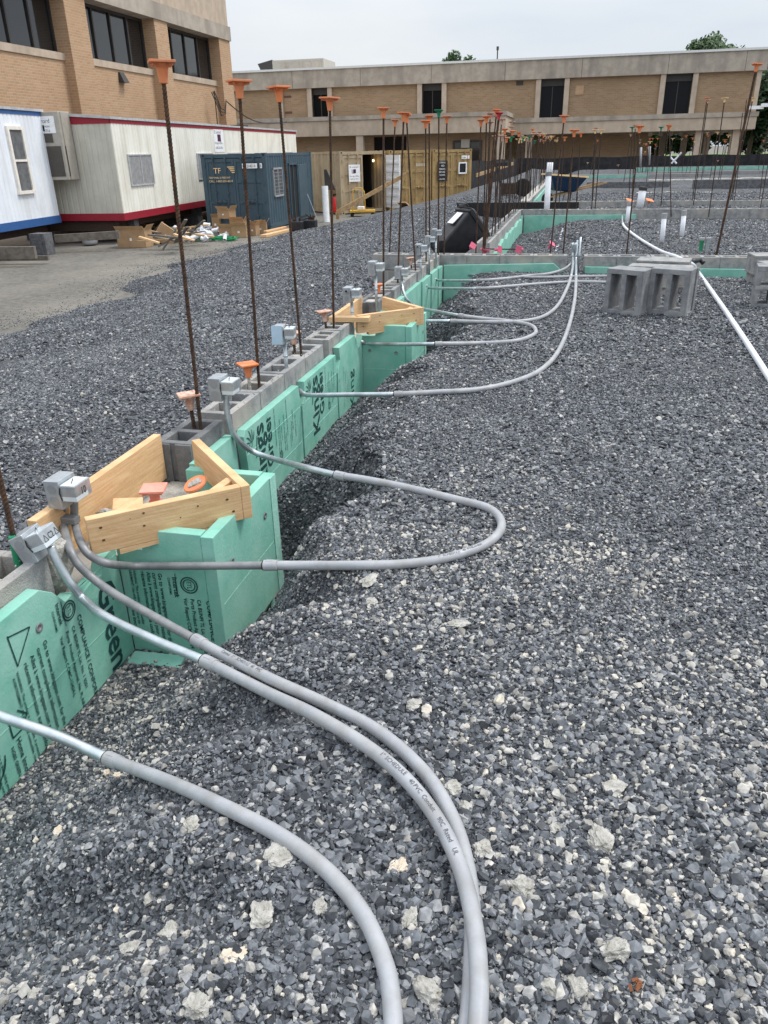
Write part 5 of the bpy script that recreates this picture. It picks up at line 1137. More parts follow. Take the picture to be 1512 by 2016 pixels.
inv = basis(red).inverted()
for (x0,y0,x1,y1) in ((252,289,296,343),(388,290,418,340),(450,290,474,335),(562,290,575,330)):
    for _ in range(1):
        pl = -14.2; a = None
        # slide along the side plane to find where it lies
        def onside(px, py):
            d = inv.to_3x3() @ Vector(_ray(px, py)); o_ = inv @ Vector((0,0,CAMH)); t_ = -o_.x/d.x; return o_+d*t_
        a = onside(x0, (y0+y1)/2); c = onside(x1, (y0+y1)/2)
        side_window(red, (a.y+c.y)/2, abs(c.y-a.y), 1.0, 1.86)
a = onside(430, 270); q = MB(); q.box(.004,.012,a.y-.55,a.y+.55,a.z-.56,a.z+.30); sg = obj('sign', q, M_WHITE, red, world=False)
q = MB(); q.box(.013,.016,a.y-.15,a.y+.22,a.z-.16,a.z+.10); obj('emblem', q, mat('purple', (.06,.01,.05), .5), sg, world=False)
obj('lettering', textmb([('EL Leonard', (.0135,a.y-.5,a.z+.13), (0,1,0),(0,0,1),.17),('Storage & Office', (.0135,a.y-.5,a.z-.26),(0,1,0),(0,0,1),.13),('1-800-555-8716', (.0135,a.y-.48,a.z-.44),(0,1,0),(0,0,1),.13)]), M_BLACKTAPE, sg, world=False)
q = MB(); q.box(-1.2,-.6,14,14.8,Hh+.03,Hh+.18); obj('roof_vent', q, M_FRAME, red, world=False)
blue, Hb = trailer('white office trailer with blue trim cut off by the left edge of the photo', (-15.93,23.0), math.radians(4.8), 3.2, 13, -.62, 2.5, M_TRW, M_TRW, M_BLUE, -1)
inv = basis(blue).inverted()
a = onside(14, 255); c = onside(58, 378); wz0, wz1 = c.z+.05, a.z+.0; yc = (onside(38,315)).y; ww = .62
q = MB(); q.box(.002,.03,yc-ww/2,yc+ww/2,wz0,wz1); wi = obj('window', q, M_PANE, blue, world=False); e = .09
q = MB(); q.box(.0,.07,yc-ww/2-e,yc+ww/2+e,wz1,wz1+e); q.box(.0,.08,yc-ww/2-e-.03,yc+ww/2+e+.03,wz0-e,wz0); q.box(.0,.07,yc-ww/2-e,yc-ww/2,wz0,wz1); q.box(.0,.07,yc+ww/2,yc+ww/2+e,wz0,wz1); q.box(.03,.06,yc-ww/2,yc+ww/2,(wz0+wz1)/2-.03,(wz0+wz1)/2+.03); obj('frame', q, M_WFRAME, wi, world=False)
q = MB(); q.box(.03,.032,yc-ww/2,yc+ww/2,(wz0+wz1)/2+.03,wz1-.25)
# wall hung air conditioners on the red trailer's end
for (xa, xb, top_, lab) in ((PY(100,250,22.98).x-1.2, PY(117,240,22.98).x, 0, 'signed air conditioner cabinet hung on the end of the cream trailer'), (PY(119,240,23.1).x, PY(134,240,23.1).x-.18, 1, 'narrower air conditioner cabinet nearest the dark red trim')):
    zb_ = PY(148,354,23.1).z; zt_ = PY(128,219,23.1).z; y0_ = 22.95+.1*top_
    q = MB(); q.box(xa, xb, y0_, 23.5, zb_, zt_); t = tag(obj('air_conditioner', q, M_AC, bevel=.02), lab, 'air conditioner', 'air conditioners on the cream trailer')
    q = MB(); q.box(xa+.08, xb-.08, y0_-.012, y0_-.003, zb_+.1, zb_+.95)
    if not top_: q.box(xb-.75, xb-.3, y0_-.012, y0_-.003, zb_+1.05, zb_+1.3)
    obj('grille', q, M_GRILL, t)
    if not top_:
        zs_ = PY(110,262,22.95).z; q = MB(); q.box(xb-.85, xb-.15, y0_-.012, y0_-.003, zs_, zt_-.12); sg = obj('sign', q, M_WHITE, t)
        obj('lettering', textmb([('nard', (xb-.60,y0_-.014,zt_-.30),(1,0,0),(0,0,1),.16),('fontein', (xb-.58,y0_-.014,zs_+.16),(1,0,0),(0,0,1),.09),('8716', (xb-.56,y0_-.014,zs_+.03),(1,0,0),(0,0,1),.11)]), M_BLACKTAPE, sg)
        q = MB(); q.box(xb-.60, xb-.52, y0_-.015, y0_-.013, zt_-.52, zt_-.36); obj('emblem', q, M_BLACKTAPE, sg)
# cinder block prop under the white trailer, steps and beams
for (px, py, lab) in ((80,503,'stack of grey blocks propping up the white trailer'),):
    B = PZ(px, py, ASP); q = MB()
    for k in range(3): q.box(B.x-.28+.01*k, B.x+.12, B.y, B.y+.45, ASP+.001+k*.2, ASP+.196+k*.2)
    q.box(B.x+.125, B.x+.22, B.y+.02, B.y+.42, ASP+.001, ASP+.6)
    tag(obj('block_prop', q, M_DARKBLOCK, bevel=.008), lab, 'blocks')
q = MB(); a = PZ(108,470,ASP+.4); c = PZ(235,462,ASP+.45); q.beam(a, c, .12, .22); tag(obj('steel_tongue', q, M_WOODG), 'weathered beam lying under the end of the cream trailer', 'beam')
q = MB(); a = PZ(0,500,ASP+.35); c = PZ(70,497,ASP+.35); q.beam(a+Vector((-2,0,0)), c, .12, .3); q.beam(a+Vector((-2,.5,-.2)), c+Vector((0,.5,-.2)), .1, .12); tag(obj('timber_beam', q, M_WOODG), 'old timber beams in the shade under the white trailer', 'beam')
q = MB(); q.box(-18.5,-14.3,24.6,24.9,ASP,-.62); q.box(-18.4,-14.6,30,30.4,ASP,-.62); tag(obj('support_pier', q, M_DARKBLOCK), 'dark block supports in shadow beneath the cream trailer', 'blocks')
B = PZ(178,480,ASP+.05); q = MB(); q.lathe([(.22,0),(.24,.05),(.24,.16),(.2,.17)], 20, B); tag(obj('bucket_lid', q, M_PVC), 'grey round tub in the shade under the cream trailer', 'tub')

# ------------------------------------------------------------------ shipping containers
def corr(q, a0, a1, f, z0, z1, pitch=.278, depth=.036):
    n = max(1, int((a1-a0)/pitch)); p = (a1-a0)/n
    for k in range(n):
        a = a0+k*p; xs_ = [a, a+p*.25, a+p*.5, a+p*.75, a+p]; ds = [0, depth, depth, 0, 0]
        for i in range(4): q.add([f(xs_[i],ds[i],z0), f(xs_[i+1],ds[i+1],z0), f(xs_[i+1],ds[i+1],z1), f(xs_[i],ds[i],z1)], [(0,1,2,3)])
def container(label, origin, rotz, m, W_=2.44, L_=6.06, H_=2.59, open_half=None, group=None, z=ASP):
    t = thing('shipping_container', label, 'container', (origin[0], origin[1], z), rotz, group)
    q = MB()
    for (x_, y_) in ((0,0),(W_-.15,0),(0,L_-.15),(W_-.15,L_-.15)): q.box(x_, x_+.15, y_, y_+.15, .14, H_-.12)
    for x_ in (0, W_-.12): q.box(x_, x_+.12, .15, L_-.15, .05, .2); q.box(x_+.02, x_+.1, .15, L_-.15, H_-.1, H_-.01)
    for y_ in (0, L_-.12): q.box(.15, W_-.15, y_, y_+.12, .05, .18); q.box(.15, W_-.15, y_, y_+.12, H_-.14, H_-.01)
    fr = obj('frame', q, m, t, world=False)
    q = MB()
    for x_ in (-.005, W_-.175):
        for y_ in (-.005, L_-.175):
            for z_ in (0, H_-.12): q.box(x_, x_+.18, y_, y_+.18, z_, z_+.125)
    obj('corner_casting', q, m, fr, world=False)
    q = MB()
    for x_ in (.06, W_-.12):
        for z_ in (.03, H_-.09): q.box(x_, x_+.07, -.0065, -.0055, z_, z_+.06)
    obj('casting_hole', q, M_DARK, fr, world=False)
    q = MB(); corr(q, .15, L_-.15, lambda a, d, z_: (W_-.02-d, a, z_), .2, H_-.1); obj('side_wall', q, m, t, world=False)
    q = MB(); corr(q, .15, L_-.15, lambda a, d, z_: (.02+d, a, z_), .2, H_-.1); obj('side_wall', q, m, t, world=False)
    q = MB(); q.box(.1, W_-.1, .1, L_-.05, H_-.06, H_-.02); obj('roof', q, m, t, world=False)
    q = MB(); q.box(.1, W_-.1, L_-.1, L_-.06, .1, H_-.05); obj('rear_wall', q, m, t, world=False)
    q = MB(); q.box(.05, W_-.05, .15, L_-.1, .1, .16); obj('floor', q, M_WOODD, t, world=False)
    for side in (0, 1):
        if open_half is not None and side == open_half: continue
        x0 = .15+side*(W_/2-.15)+.005; x1 = x0+W_/2-.16
        q = MB(); q.box(x0, x1, .04, .07, .2, H_-.16)
        for (xa, xb) in ((x0, x0+.09), (x1-.09, x1)): q.box(xa, xb, .012, .04, .2, H_-.16)
        for (za, zb_) in ((.2,.3),(H_-.28,H_-.16),(.92,1.02),(1.62,1.74)): q.box(x0+.09, x1-.09, .014, .04, za, zb_)
        d_ = obj('door', q, m, t, world=False, bevel=.006)
        for k in (.28, .72):
            xx = x0+(x1-x0)*k; q = MB(); q.tube([(xx,-.03,.1),(xx,-.03,H_-.08)], .019, 8)
            for z_ in (.14, .5, 1.3, 2.1, H_-.13): q.box(xx-.045, xx+.045, -.045, .014, z_-.03, z_+.03)
            lr = obj('lock_rod', q, m, d_, world=False)
            q = MB(); q.tube([(xx-.02,-.055,1.0),(xx+.30 if k < .5 else xx-.30,-.06,1.02)], .014, 6); q.box(xx+.1 if k < .5 else xx-.2, xx+.2 if k < .5 else xx-.1, -.06, .012, .96, 1.06); obj('handle', q, m, d_, world=False)
        q = MB()
        for z_ in (.4, 1.0, 1.6, 2.2): xx = x0-.03 if side == 0 else x1+.03; q.box(xx-.03, xx+.03, -.02, .02, z_-.05, z_+.05)
        obj('hinge', q, m, d_, world=False)
    return t
th = math.radians(2.6); W_ = 2.44
cb = container('dark blue shipping container with closed doors facing us and an open door in its side', (-10.87-W_*math.cos(th), 28.2-W_*math.sin(th)), th, M_CBLUE)
obj('lettering', textmb([('TF', (.46,-.047,1.95),(1,0,0),(0,0,1),.26),('TERMINAL & FREIGHT', (.25,-.047,1.78),(1,0,0),(0,0,1),.085),('CALL 1-800-204-8014', (.25,-.047,1.66),(1,0,0),(0,0,1),.10)]), M_CREAMCAP, cb, world=False)
q = MB()
for k in range(4): q.add([(.98+.05*k,-.048,2.17-.06*k),(1.26,-.048,2.17-.06*k),(1.26,-.048,2.14-.06*k),(1.01+.05*k,-.048,2.14-.06*k)], [(0,1,2,3)])
obj('wing_emblem', q, M_CREAMCAP, cb, world=False)
q = MB()
for (x0, x1) in ((1.56,1.66),(1.72,2.12),(2.22,2.30)): q.box(x0, x1, -.050, -.046, 2.10, 2.26)
pl = obj('number_plate', q, M_WHITE, cb, world=False)
obj('lettering', textmb([('C', (1.57,-.052,2.125),(1,0,0),(0,0,1),.15,.7),('204014', (1.73,-.052,2.125),(1,0,0),(0,0,1),.15,.72),('8', (2.225,-.052,2.125),(1,0,0),(0,0,1),.15,.7)]), M_BLACKTAPE, pl, world=False)
# side window and door
xs_ = W_-.0
q = MB(); q.box(xs_-.06, xs_-.03, .75, 1.75, 1.15, 2.05); wi = obj('window', q, M_DARK, cb, world=False)
q = MB()
for z_ in (1.1, 2.03): q.box(xs_-.03, xs_+.03, .70, 1.80, z_, z_+.06)
for y_ in (.70, 1.23, 1.76): q.box(xs_-.03, xs_+.03, y_, y_+.045, 1.1, 2.08)
for k in range(7): q.box(xs_+.0, xs_+.012, .75, 1.76, 1.2+k*.12, 1.212+k*.12)
for k in range(9): q.box(xs_+.0, xs_+.012, .8+k*.1, .812+k*.1, 1.15, 2.05)
obj('window_bars', q, M_PVC, wi, world=False)
q = MB(); q.box(xs_-.05, xs_-.015, 2.75, 3.75, .2, 2.15); dw = obj('doorway', q, M_DARK, cb, world=False)
q = MB(); q.box(xs_-.02, xs_+.035, 2.68, 2.75, .2, 2.2); q.box(xs_-.02, xs_+.035, 3.75, 3.82, .2, 2.2); q.box(xs_-.02, xs_+.035, 2.68, 3.82, 2.15, 2.22); q.box(xs_-.02,xs_+.02,3.2,3.25,.2,2.15); obj('door_frame', q, M_CBLUE, dw, world=False)
q = MB(); q.box(xs_+.01, xs_+.055, 3.84, 5.0, .2, 2.15); obj('steel_door', q, M_CBLUE, cb, world=False, bevel=.01)
B = basis(cb) @ Vector((W_+.1, 4.9, 0)); q = MB(); q.tube([B+Vector((.0,-.1,1.0)), B+Vector((.45,-.3,.0))], .02, 6); tag(obj('prop_bar', q, M_PVC), 'slim grey bar propping the open steel door', 'bar')
tn = math.radians(48.3); ux = Vector((math.cos(tn), math.sin(tn), 0)); o0 = Vector((-10.28, 35.6, 0))
t1 = container('tan container with its right door open, two lamps burning inside', o0, tn, M_CTAN, L_=5.0, open_half=1)
q = MB(); q.box(1.22,2.30,2.3,2.36,.16,2.5); q.box(1.15,1.19,.3,2.3,.17,2.5); q.box(2.24,2.30,.9,2.3,.17,2.5); q.box(1.3,2.2,1.5,2.2,.2,1.0); obj('shade_liner', q, M_DARK, t1, world=False)  # low box and near-black liner panels painting the interior shade
me = bpy.data.materials.new('lamp_glow'); me.use_nodes = True; me.node_tree.nodes['Principled BSDF'].inputs['Emission Color'].default_value = (1,.72,.35,1); me.node_tree.nodes['Principled BSDF'].inputs['Emission Strength'].default_value = 6
for x_ in (1.42, 2.13):
    q = MB(); q.lathe([(.01,.06),(.035,.03),(.045,0),(.03,-.04),(.005,-.05)], 12); q.xf(Matrix.Translation((x_,.5,2.18))); lo = obj('lamp', q, me, t1, world=False, smooth=True)
    li = bpy.data.lights.new('lamp_light', 'POINT'); li.energy = .8; li.color = (1,.75,.45); li.shadow_soft_size = .05
    l_ = bpy.data.objects.new('lamp_light', li); COL.objects.link(l_); l_.parent = t1; l_.location = (x_,.5,2.08)
q = MB(); q.box(.42,1.02,-.052,-.046,1.35,2.05); sg = obj('sign', q, M_WHITE, t1, world=False)
obj('lettering', textmb([('EL Leonard', (.47,-.053,1.92),(1,0,0),(0,0,1),.10),('Storage Office', (.47,-.053,1.55),(1,0,0),(0,0,1),.085),('1-800-555-8716', (.47,-.053,1.44),(1,0,0),(0,0,1),.07)]), M_BLACKTAPE, sg, world=False)
q = MB(); q.add([(.65,-.054,1.68),(.80,-.054,1.70),(.80,-.054,1.86),(.65,-.054,1.86)], [(0,1,2,3)]); q.add([(.58,-.054,1.68),(.61,-.054,1.68),(.61,-.054,1.86),(.58,-.054,1.86)], [(0,1,2,3)]); obj('emblem', q, mat('purple', (.06,.01,.05), .5), sg, world=False)
# white open door leaf beside it
q = MB(); q.box(2.47,2.53,-1.05,0,.2,2.4)
for k in range(6): q.box(2.44,2.47,-1.0,-.05,.35+k*.34,.45+k*.34)
obj('open_door', q, M_WHITE, t1, world=False)
t2 = container('middle ochre container, its left door half hidden by an open white door', o0+ux*2.66, tn, M_CTAN2, L_=5.0)
obj('lettering', textmb([('51010 5', (1.5,-.052,1.9),(1,0,0),(0,0,1),.16)]), M_WHITE, t2, world=False)
t3 = container('rightmost ochre container with black warning sign and small white framed window', o0+ux*5.2, tn, M_CTAN2, L_=5.0)
q = MB(); q.box(.30,.86,-.060,-.046,1.2,2.1); sg = obj('sign', q, M_BLACKTAPE, t3, world=False)
obj('lettering', textmb([('ATTENTION', (.32,-.062,1.98),(1,0,0),(0,0,1),.10,.85),('NO', (.48,-.062,1.84),(1,0,0),(0,0,1),.12),('PERSONS', (.36,-.062,1.70),(1,0,0),(0,0,1),.10),('BEYOND', (.36,-.062,1.57),(1,0,0),(0,0,1),.10),('THIS AREA', (.33,-.062,1.44),(1,0,0),(0,0,1),.10,.9),('AUTHORIZED', (.32,-.062,1.26),(1,0,0),(0,0,1),.09,.85)]), M_WHITE, sg, world=False)
q = MB(); q.box(1.62,2.02,-.055,-.045,1.55,1.95); wi = obj('window', q, M_GLASS, t3, world=False)
q = MB(); q.box(1.56,2.08,-.075,-.05,1.95,2.01); q.box(1.56,2.08,-.075,-.05,1.49,1.55); q.box(1.56,1.62,-.075,-.05,1.55,1.95); q.box(2.02,2.08,-.075,-.05,1.55,1.95); obj('frame', q, M_WHITE, wi, world=False)
q = MB(); q.box(1.75,2.12,-.050,-.046,2.15,2.3); q.box(2.17,2.25,-.050,-.046,2.15,2.3); pl = obj('number_plate', q, M_WHITE, t3, world=False)
obj('lettering', textmb([('510466', (1.76,-.052,2.17),(1,0,0),(0,0,1),.12,.8)]), M_BLACKTAPE, pl, world=False)
# tan rail, cart, tube, extinguisher, tool bags
a = PY(660,420,33.2); c = PY(800,343,35.5); d_ = PY(955,333,42.0)
q = MB(); q.beam(a, c, .05, .16); tag(obj('timber_rail', q, M_WOODD), 'long timber rail sloping up in front of the open tan container', 'rail')
q = MB(); e0 = PY(938,345,40.0); e1 = PY(1010,322,50); q.beam(e0, e1, .05, .16); tag(obj('timber_rail', q, M_WOODD), 'timber rail sloping up beyond the rightmost ochre container', 'rail')
B = PY(665,422,33.3); q = MB(); q.box(B.x-.06,B.x+.06,B.y-.06,B.y+.06,ASP,B.z+.05); tag(obj('rail_post', q, M_WOODD), 'short post at the low end of the timber rail', 'post')
B = PZ(714,426,ASP); t = thing('platform_cart', 'yellow platform cart with a hoop handle in front of the open container', 'cart', B)
Mw = Matrix.Translation(B) @ Matrix.Rotation(.25,4,'Z')
q = MB(); q.box(-.55,.55,-.3,.3,.18,.26); q.xf(Mw); obj('deck', q, M_YEL, t)
q = MB(); q.tube([(-.42,-.28,.2),(-.38,-.28,1.0),(-.30,-.28,1.15),(.0,-.28,1.15),(.10,-.28,1.0),(.12,-.28,.2)], .024, 8); q.xf(Mw); obj('handle', q, M_YEL, t)
for sx in (-.45,.45):
    for sy in (-.25,.25): q = MB(); q.tube([(sx,sy-.03,.08),(sx,sy+.03,.08)], .08, 12); q.xf(Mw); obj('wheel', q, M_RUBBER, t)
q = MB(); q.obox(Mw @ Vector((-.05,0,.34)), (.3,.25,.14)); tag(obj('paint_bucket', q, M_WHITE, bevel=.03), 'white tub riding on the yellow cart', 'tub')
B = PZ(643,438,ASP); q = MB(); q.tube([B, B+Vector((-.05,.15,1.35))], .13, 18); tag(obj('paper_roll', q, M_WHITE, smooth=False), 'tall white roll standing at the end of the blue container', 'roll')
q = MB(); q.hexa([(B.x-.1,B.y+.3,ASP+1.2),(B.x+.35,B.y+.3,ASP+1.2),(B.x+.35,B.y+.4,ASP+1.2),(B.x-.1,B.y+.4,ASP+1.2)],[(B.x-.1,B.y+.3,ASP+1.95),(B.x,B.y+.3,ASP+1.95),(B.x,B.y+.4,ASP+1.95),(B.x-.1,B.y+.4,ASP+1.95)]); tag(obj('dark_panel', q, M_FRAME), 'dark slanted panel behind the tall white roll', 'panel')
B = PZ(659,436,ASP); t = thing('fire_extinguisher', 'red fire extinguisher on a stand beside the sloping rail', 'fire extinguisher', B)
q = MB(); q.lathe([(.08,.35),(.085,.4),(.085,.85),(.05,.93),(.025,.95)], 16, B); obj('cylinder', q, M_FIRE, t, smooth=True)
q = MB(); q.lathe([(.03,.95),(.03,1.0)], 10, B); q.box(B.x-.02,B.x+.12,B.y-.02,B.y+.02,ASP+1.0,ASP+1.05); obj('valve', q, M_BLACK, t)
q = MB(); q.box(B.x-.1,B.x-.06,B.y,B.y+.04,ASP,ASP+1.3); q.box(B.x-.12,B.x+.1,B.y+.04,B.y+.06,ASP+.9,ASP+1.35); obj('stand', q, M_WOODD, t)
for (px, py, lab) in ((585,455,'open black tool bag full of tools by the container doorway'),(612,452,'black crate beside the tool bag')):
    B = PZ(px, py, ASP); t = thing('tool_bag' if 'bag full' in lab else 'crate', lab, 'bag' if 'bag full' in lab else 'crate', B)
    q = MB(); q.box(B.x-.22,B.x+.22,B.y-.18,B.y+.18,ASP,ASP+.34); obj('body', q, M_BLACK, t, bevel=.03)
    rr = random.Random(px); q = MB()
    for k in range(9): q.beam(B+Vector((rr.uniform(-.17,.17),rr.uniform(-.1,.1),.3)), B+Vector((rr.uniform(-.2,.2),rr.uniform(-.15,.15),rr.uniform(.42,.56))), .02, .03)
    obj('tools', q, M_RUST, t)
# lumber by the container
a = PZ(518,465,ASP+.05); c = PZ(572,452,ASP+.05); q = MB(); q.beam(a, c, .24, .09); tag(obj('plank', q, M_WOOD, bevel=.01), 'new yellow plank lying at the foot of the blue container', 'plank')
a = PZ(522,456,ASP+.14); c = PZ(562,447,ASP+.14); q = MB(); q.beam(a, c, .12, .06); tag(obj('plank', q, M_WOOD, bevel=.01), 'shorter plank lying on the new yellow plank', 'plank')
a = PZ(745,426,ASP+.1); c = PZ(800,418,ASP+.15); q = MB(); q.beam(a, c, .5, .05); tag(obj('plywood_sheet', q, M_WOOD), 'pale plywood sheet on the ground under the open container', 'plywood')
a = PZ(790,398,ASP+.75); c = PZ(812,418,ASP+.15); q = MB(); q.beam(a, c, .35, .04); tag(obj('plywood_sheet', q, M_WOOD), 'plywood ramp leaning against the white open door', 'plywood')
# rubbish heap
def carton(label, px, py, w, d, h, yaw, z=ASP, tilt=0, open_=True):
    B = PZ(px, py, z); t = thing('cardboard_box', label, 'cardboard box', B, yaw, 'cardboard boxes in the rubbish heap')
    Mt = Matrix.Rotation(tilt,4,'Y')
    q = MB(); e = .012
    q.box(-w/2,w/2,-d/2,-d/2+e,0,h); q.box(-w/2,w/2,d/2-e,d/2,0,h); q.box(-w/2,-w/2+e,-d/2+e,d/2-e,0,h); q.box(w/2-e,w/2,-d/2+e,d/2-e,0,h); q.box(-w/2,w/2,-d/2,d/2,0,e)
    if not open_: q.box(-w/2,w/2,-d/2,d/2,h-e,h+.002)
    q.xf(Mt); obj('carton', q, M_CARD, t, world=False)
    if open_:
        q = MB(); q.hexa([(-w/2,-d/2,h),(w/2,-d/2,h),(w/2,-d/2+e,h),(-w/2,-d/2+e,h)],[(-w/2,-d/2-.12,h+.12),(w/2,-d/2-.12,h+.12),(w/2,-d/2-.11,h+.12),(-w/2,-d/2-.11,h+.12)])
        q.hexa([(w/2-e,-d/2,h),(w/2,-d/2,h),(w/2,d/2,h),(w/2-e,d/2,h)],[(w/2+.1,-d/2,h+.14),(w/2+.11,-d/2,h+.14),(w/2+.11,d/2,h+.14),(w/2+.1,d/2,h+.14)]); q.xf(Mt); obj('flap', q, M_CARDI, t, world=False)
    q = MB(); q.box(-.05,.02,-d/2-.002,-d/2-.0005,h*.4,h*.55); q.xf(Mt); obj('shipping_label', q, M_WHITE, t, world=False)
    return t
carton('big torn carton, leftmost in the heap under the cream trailer', 268,486,.92,.55,.52,.1)
carton('yellowish closed carton tipped on its corner beside the torn one', 318,478,.62,.45,.55,.5,ASP+.02,.65,False)
carton('tall narrow carton at the foot of the blue container doors', 428,455,.28,.3,.5,.2)
carton('carton with big open flaps crowning the heap', 447,430,.5,.4,.3,-.2,ASP+.5)
carton('upright brown carton under the flapped one', 443,453,.42,.36,.48,.1)
carton('squat open carton right of the flapped one', 470,450,.5,.38,.28,.1,ASP+.22)
carton('crumpled open carton near the white pipe offcuts', 452,466,.55,.4,.32,-.1)
carton('carton with a round white sticker at the front of the heap', 474,467,.5,.35,.38,.15)
carton('small tan carton right of the stickered one', 502,463,.24,.3,.36,-.1)
carton('open carton at the right end of the heap', 515,460,.4,.4,.36,.3)
rr = random.Random(9)
for k in range(34):
    px = rr.uniform(272,398); py = rr.uniform(445,474); B = PZ(px, py, ASP+rr.uniform(.05,.62)); an = rr.uniform(-.9,.9); l = rr.uniform(.5,1.3); d_ = Vector((math.cos(an)*l, math.sin(an)*.4, rr.uniform(-.2,.55)))
    q = MB(); q.beam(B-d_/2, B+d_/2, .12, .04); tag(obj('scrap_wood', q, M_WOOD if k % 4 == 0 else M_WOODG if k % 2 else M_WOODD), 'splintered scrap board in the heap under the cream trailer', 'scrap wood', 'scrap boards in the heap')
for k in range(34):
    u = rr.random(); px = 350+u*95; py = 472-rr.random()*20-(10 if 390 < px < 425 else 0)*rr.random(); B = PZ(px, py, ASP+rr.uniform(.05,.4)*(1 if 380 < px < 430 else .4)); an = rr.uniform(0,PI); l = rr.uniform(.12,.35)
    q = MB(); d_ = Vector((math.cos(an)*l, math.sin(an)*l, rr.uniform(-.1,.15))); R_ = rr.uniform(.05,.08)
    S_ = [B-d_/2, B, B+d_/2+Vector((0,0,.08 if k % 3 == 0 else 0))]; q.tube(S_, R_, 12, cap=False); q.tube([S_[-1], S_[-1]+(S_[-1]-S_[-2])*.3], R_*1.2, 12)
    tag(obj('pipe_fitting', q, M_PVCW, smooth=False), 'white plastic pipe fitting in the pile before the blue container', 'pipe fitting', 'white pipe fittings in the pile')
for (px, py, m_, lab) in ((368,473,M_GRND,'dark green hose coil at the front of the heap'),(437,472,M_GRN,'bright green rope coil on the asphalt')):
    B = PZ(px, py, ASP+.03); q = MB()
    for k in range(9):
        R_ = rr.uniform(.25,.55); cx = rr.uniform(-.12,.12); cz = rr.uniform(0,.08); q.tube([B+Vector((cx+R_*math.cos(a_)*1.15, R_*.7*math.sin(a_), cz+.03*math.sin(3*a_+k))) for a_ in [2*PI*i/28 for i in range(29)]], .013, 5)
    tag(obj('rope_coil', q, m_), lab, 'rope')
# tarmac clutter and curb line
# ------------------------------------------------------------------ black silt fence round the pad
pts = [PZ(845,330,.62), PZ(942,322,.62), PZ(1102,308,.64), PZ(1250,305,.64)]
L0 = [Vector((-6.0,47.5,0)), Vector((-4.0,56.0,0)), Vector((3,57.5,0)), Vector((14,57.5,0)), Vector((40,57,0))]
t = thing('silt_fence', 'black fabric fence running the whole way behind the building pad', 'fence', (3,57,ASP))
q = MB(); seq = []
for a, c in zip(L0[:-1], L0[1:]):
    n = int((c-a).length/.5)
    for k in range(n): seq.append(a+(c-a)*k/n)
seq.append(L0[-1]); o_ = len(q.v)
for i, p in enumerate(seq):
    w_ = .05*math.sin(i*1.3)+.03*math.sin(i*2.9); zt = .60+.03*math.sin(i*.8)
    q.v += [(p.x, p.y+w_, ASP-.1), (p.x, p.y+w_*.4, zt), (p.x, p.y+w_+.02, ASP-.1), (p.x, p.y+w_*.4+.02, zt)]
for i in range(len(seq)-1):
    a = i*4; q.f += [(a,a+4,a+5,a+1),(a+2,a+3,a+7,a+6),(a+1,a+5,a+7,a+3)]
obj('fabric', q, M_SILT, t)
for i in range(0, len(seq), 5): p = seq[i]; q = MB(); q.box(p.x-.02,p.x+.02,p.y+.06,p.y+.10,ASP,.66); obj('stake', q, M_WOODD, t)

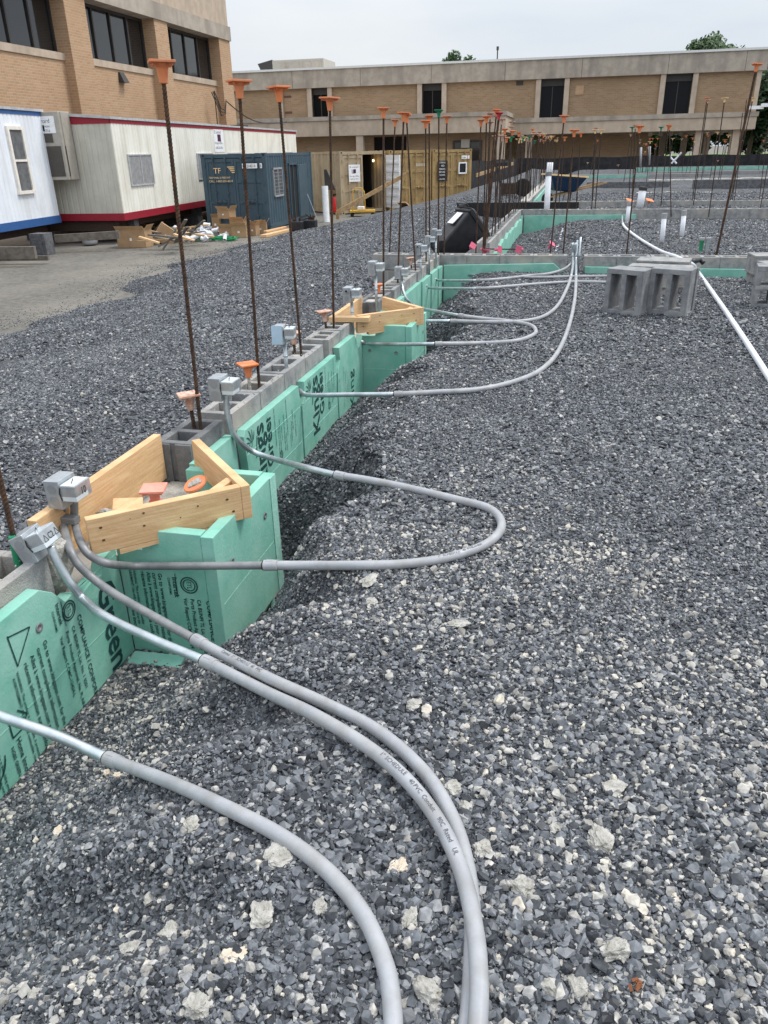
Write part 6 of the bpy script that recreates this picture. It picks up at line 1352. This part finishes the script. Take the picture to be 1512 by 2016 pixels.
# ------------------------------------------------------------------ trees, hedge
def tree(label, x, y, h, cr, seed, m=M_LEAF, n=5200, trunk=.3, z0=ASP, flat=.75, leaf=.34):
    rr = random.Random(seed); t = thing('tree', label, 'tree', (x, y, z0), 0)
    q = MB(); top_ = h-cr*.9; q.tube([(x,y,z0),(x+rr.uniform(-.2,.2),y,z0+top_*.5),(x+rr.uniform(-.4,.4),y,z0+top_)], [trunk, trunk*.75, trunk*.5], 8)
    cl_ = []
    for k in range(26):
        a = rr.uniform(0,2*PI); u = rr.uniform(-1,1); rad = (1-u*u)**.5; R_ = cr*rr.uniform(.45,.85); c = Vector((x+R_*rad*math.cos(a), y+R_*rad*math.sin(a), z0+h-cr*flat*1.05+R_*u*flat)); cl_.append((c, cr*rr.uniform(.22,.4)))
        if k % 3 == 0: q.tube([(x,y,z0+top_*.8), tuple(Vector((x,y,z0+top_))*.5+c*.5), tuple(c)], [trunk*.3, trunk*.2, trunk*.06], 5)
    obj('trunk', q, M_BARK, t)
    v = []; f = []
    for k in range(n):
        c, R_ = cl_[rr.randrange(len(cl_))]; d_ = Vector((rr.gauss(0,1), rr.gauss(0,1), rr.gauss(0,1))).normalized()*R_*(rr.random()**.4); p = c+d_
        a1 = Vector((rr.gauss(0,1), rr.gauss(0,1), rr.gauss(0,1))).normalized(); a2 = a1.orthogonal().normalized(); s = leaf*rr.uniform(.5,1.2); o_ = len(v)
        v += [p-a1*s, p+a2*s*.5, p+a1*s, p-a2*s*.5]; f.append((o_,o_+1,o_+2,o_+3))
    q = MB(); q.v = [tuple(i) for i in v]; q.f = f; obj('crown', q, m, t); return t
p = PY(903,112,112); tree('small round tree top showing above the roof left of the antenna', p.x, 112, p.z-ASP+.55, 3.0, 1, n=5200, leaf=.3)
p = PY(1405,88,112); tree('wide tree top showing above the roof at the right', p.x, 112, p.z-ASP+.5, 4.6, 2, n=7000, flat=.6, leaf=.3)
for i, (x_, y_, h, r_, lab, m_) in enumerate([(18.6,104,11.3,4.6,'tall dark tree closing the view at the right edge of the photo',M_LEAFD),(22.5,92,10,5.0,'dark tree half cut off by the right edge',M_LEAF),(14,112,9,4.2,'dark tree seen between the right columns',M_LEAFD),(9.5,116,8.5,4,'dark tree seen behind the middle columns',M_LEAF),(19.5,116,10,5,'dark tree behind the hedge at the right',M_LEAFD),(27,108,11,6,'far dark tree outside the frame edge',M_LEAF)]):
    tree(lab, x_, y_, h, r_, 20+i, m_, n=6500, trunk=.3, leaf=.42, flat=.9)
for i, x_ in enumerate([11.2,12.8,14.5,16.2,18.0,19.8,21.6]):
    rr = random.Random(i); q = MB(); v = []
    for k in range(900):
        d_ = Vector((rr.gauss(0,1), rr.gauss(0,1), abs(rr.gauss(0,1)))).normalized()*rr.uniform(.7,1); pp = Vector((x_+d_.x*.9, 96.5+d_.y*.8, ASP+d_.z*1.5)); a1 = Vector((rr.gauss(0,1), rr.gauss(0,1), rr.gauss(0,1))).normalized()*.13; a2 = a1.orthogonal().normalized()*.08
        q.add([pp-a1, pp+a2, pp+a1, pp-a2], [(0,1,2,3)])
    tag(obj('hedge_bush', q, M_LEAFL), 'rounded green bush in the hedge beyond the columns', 'bush', 'bushes in the hedge')
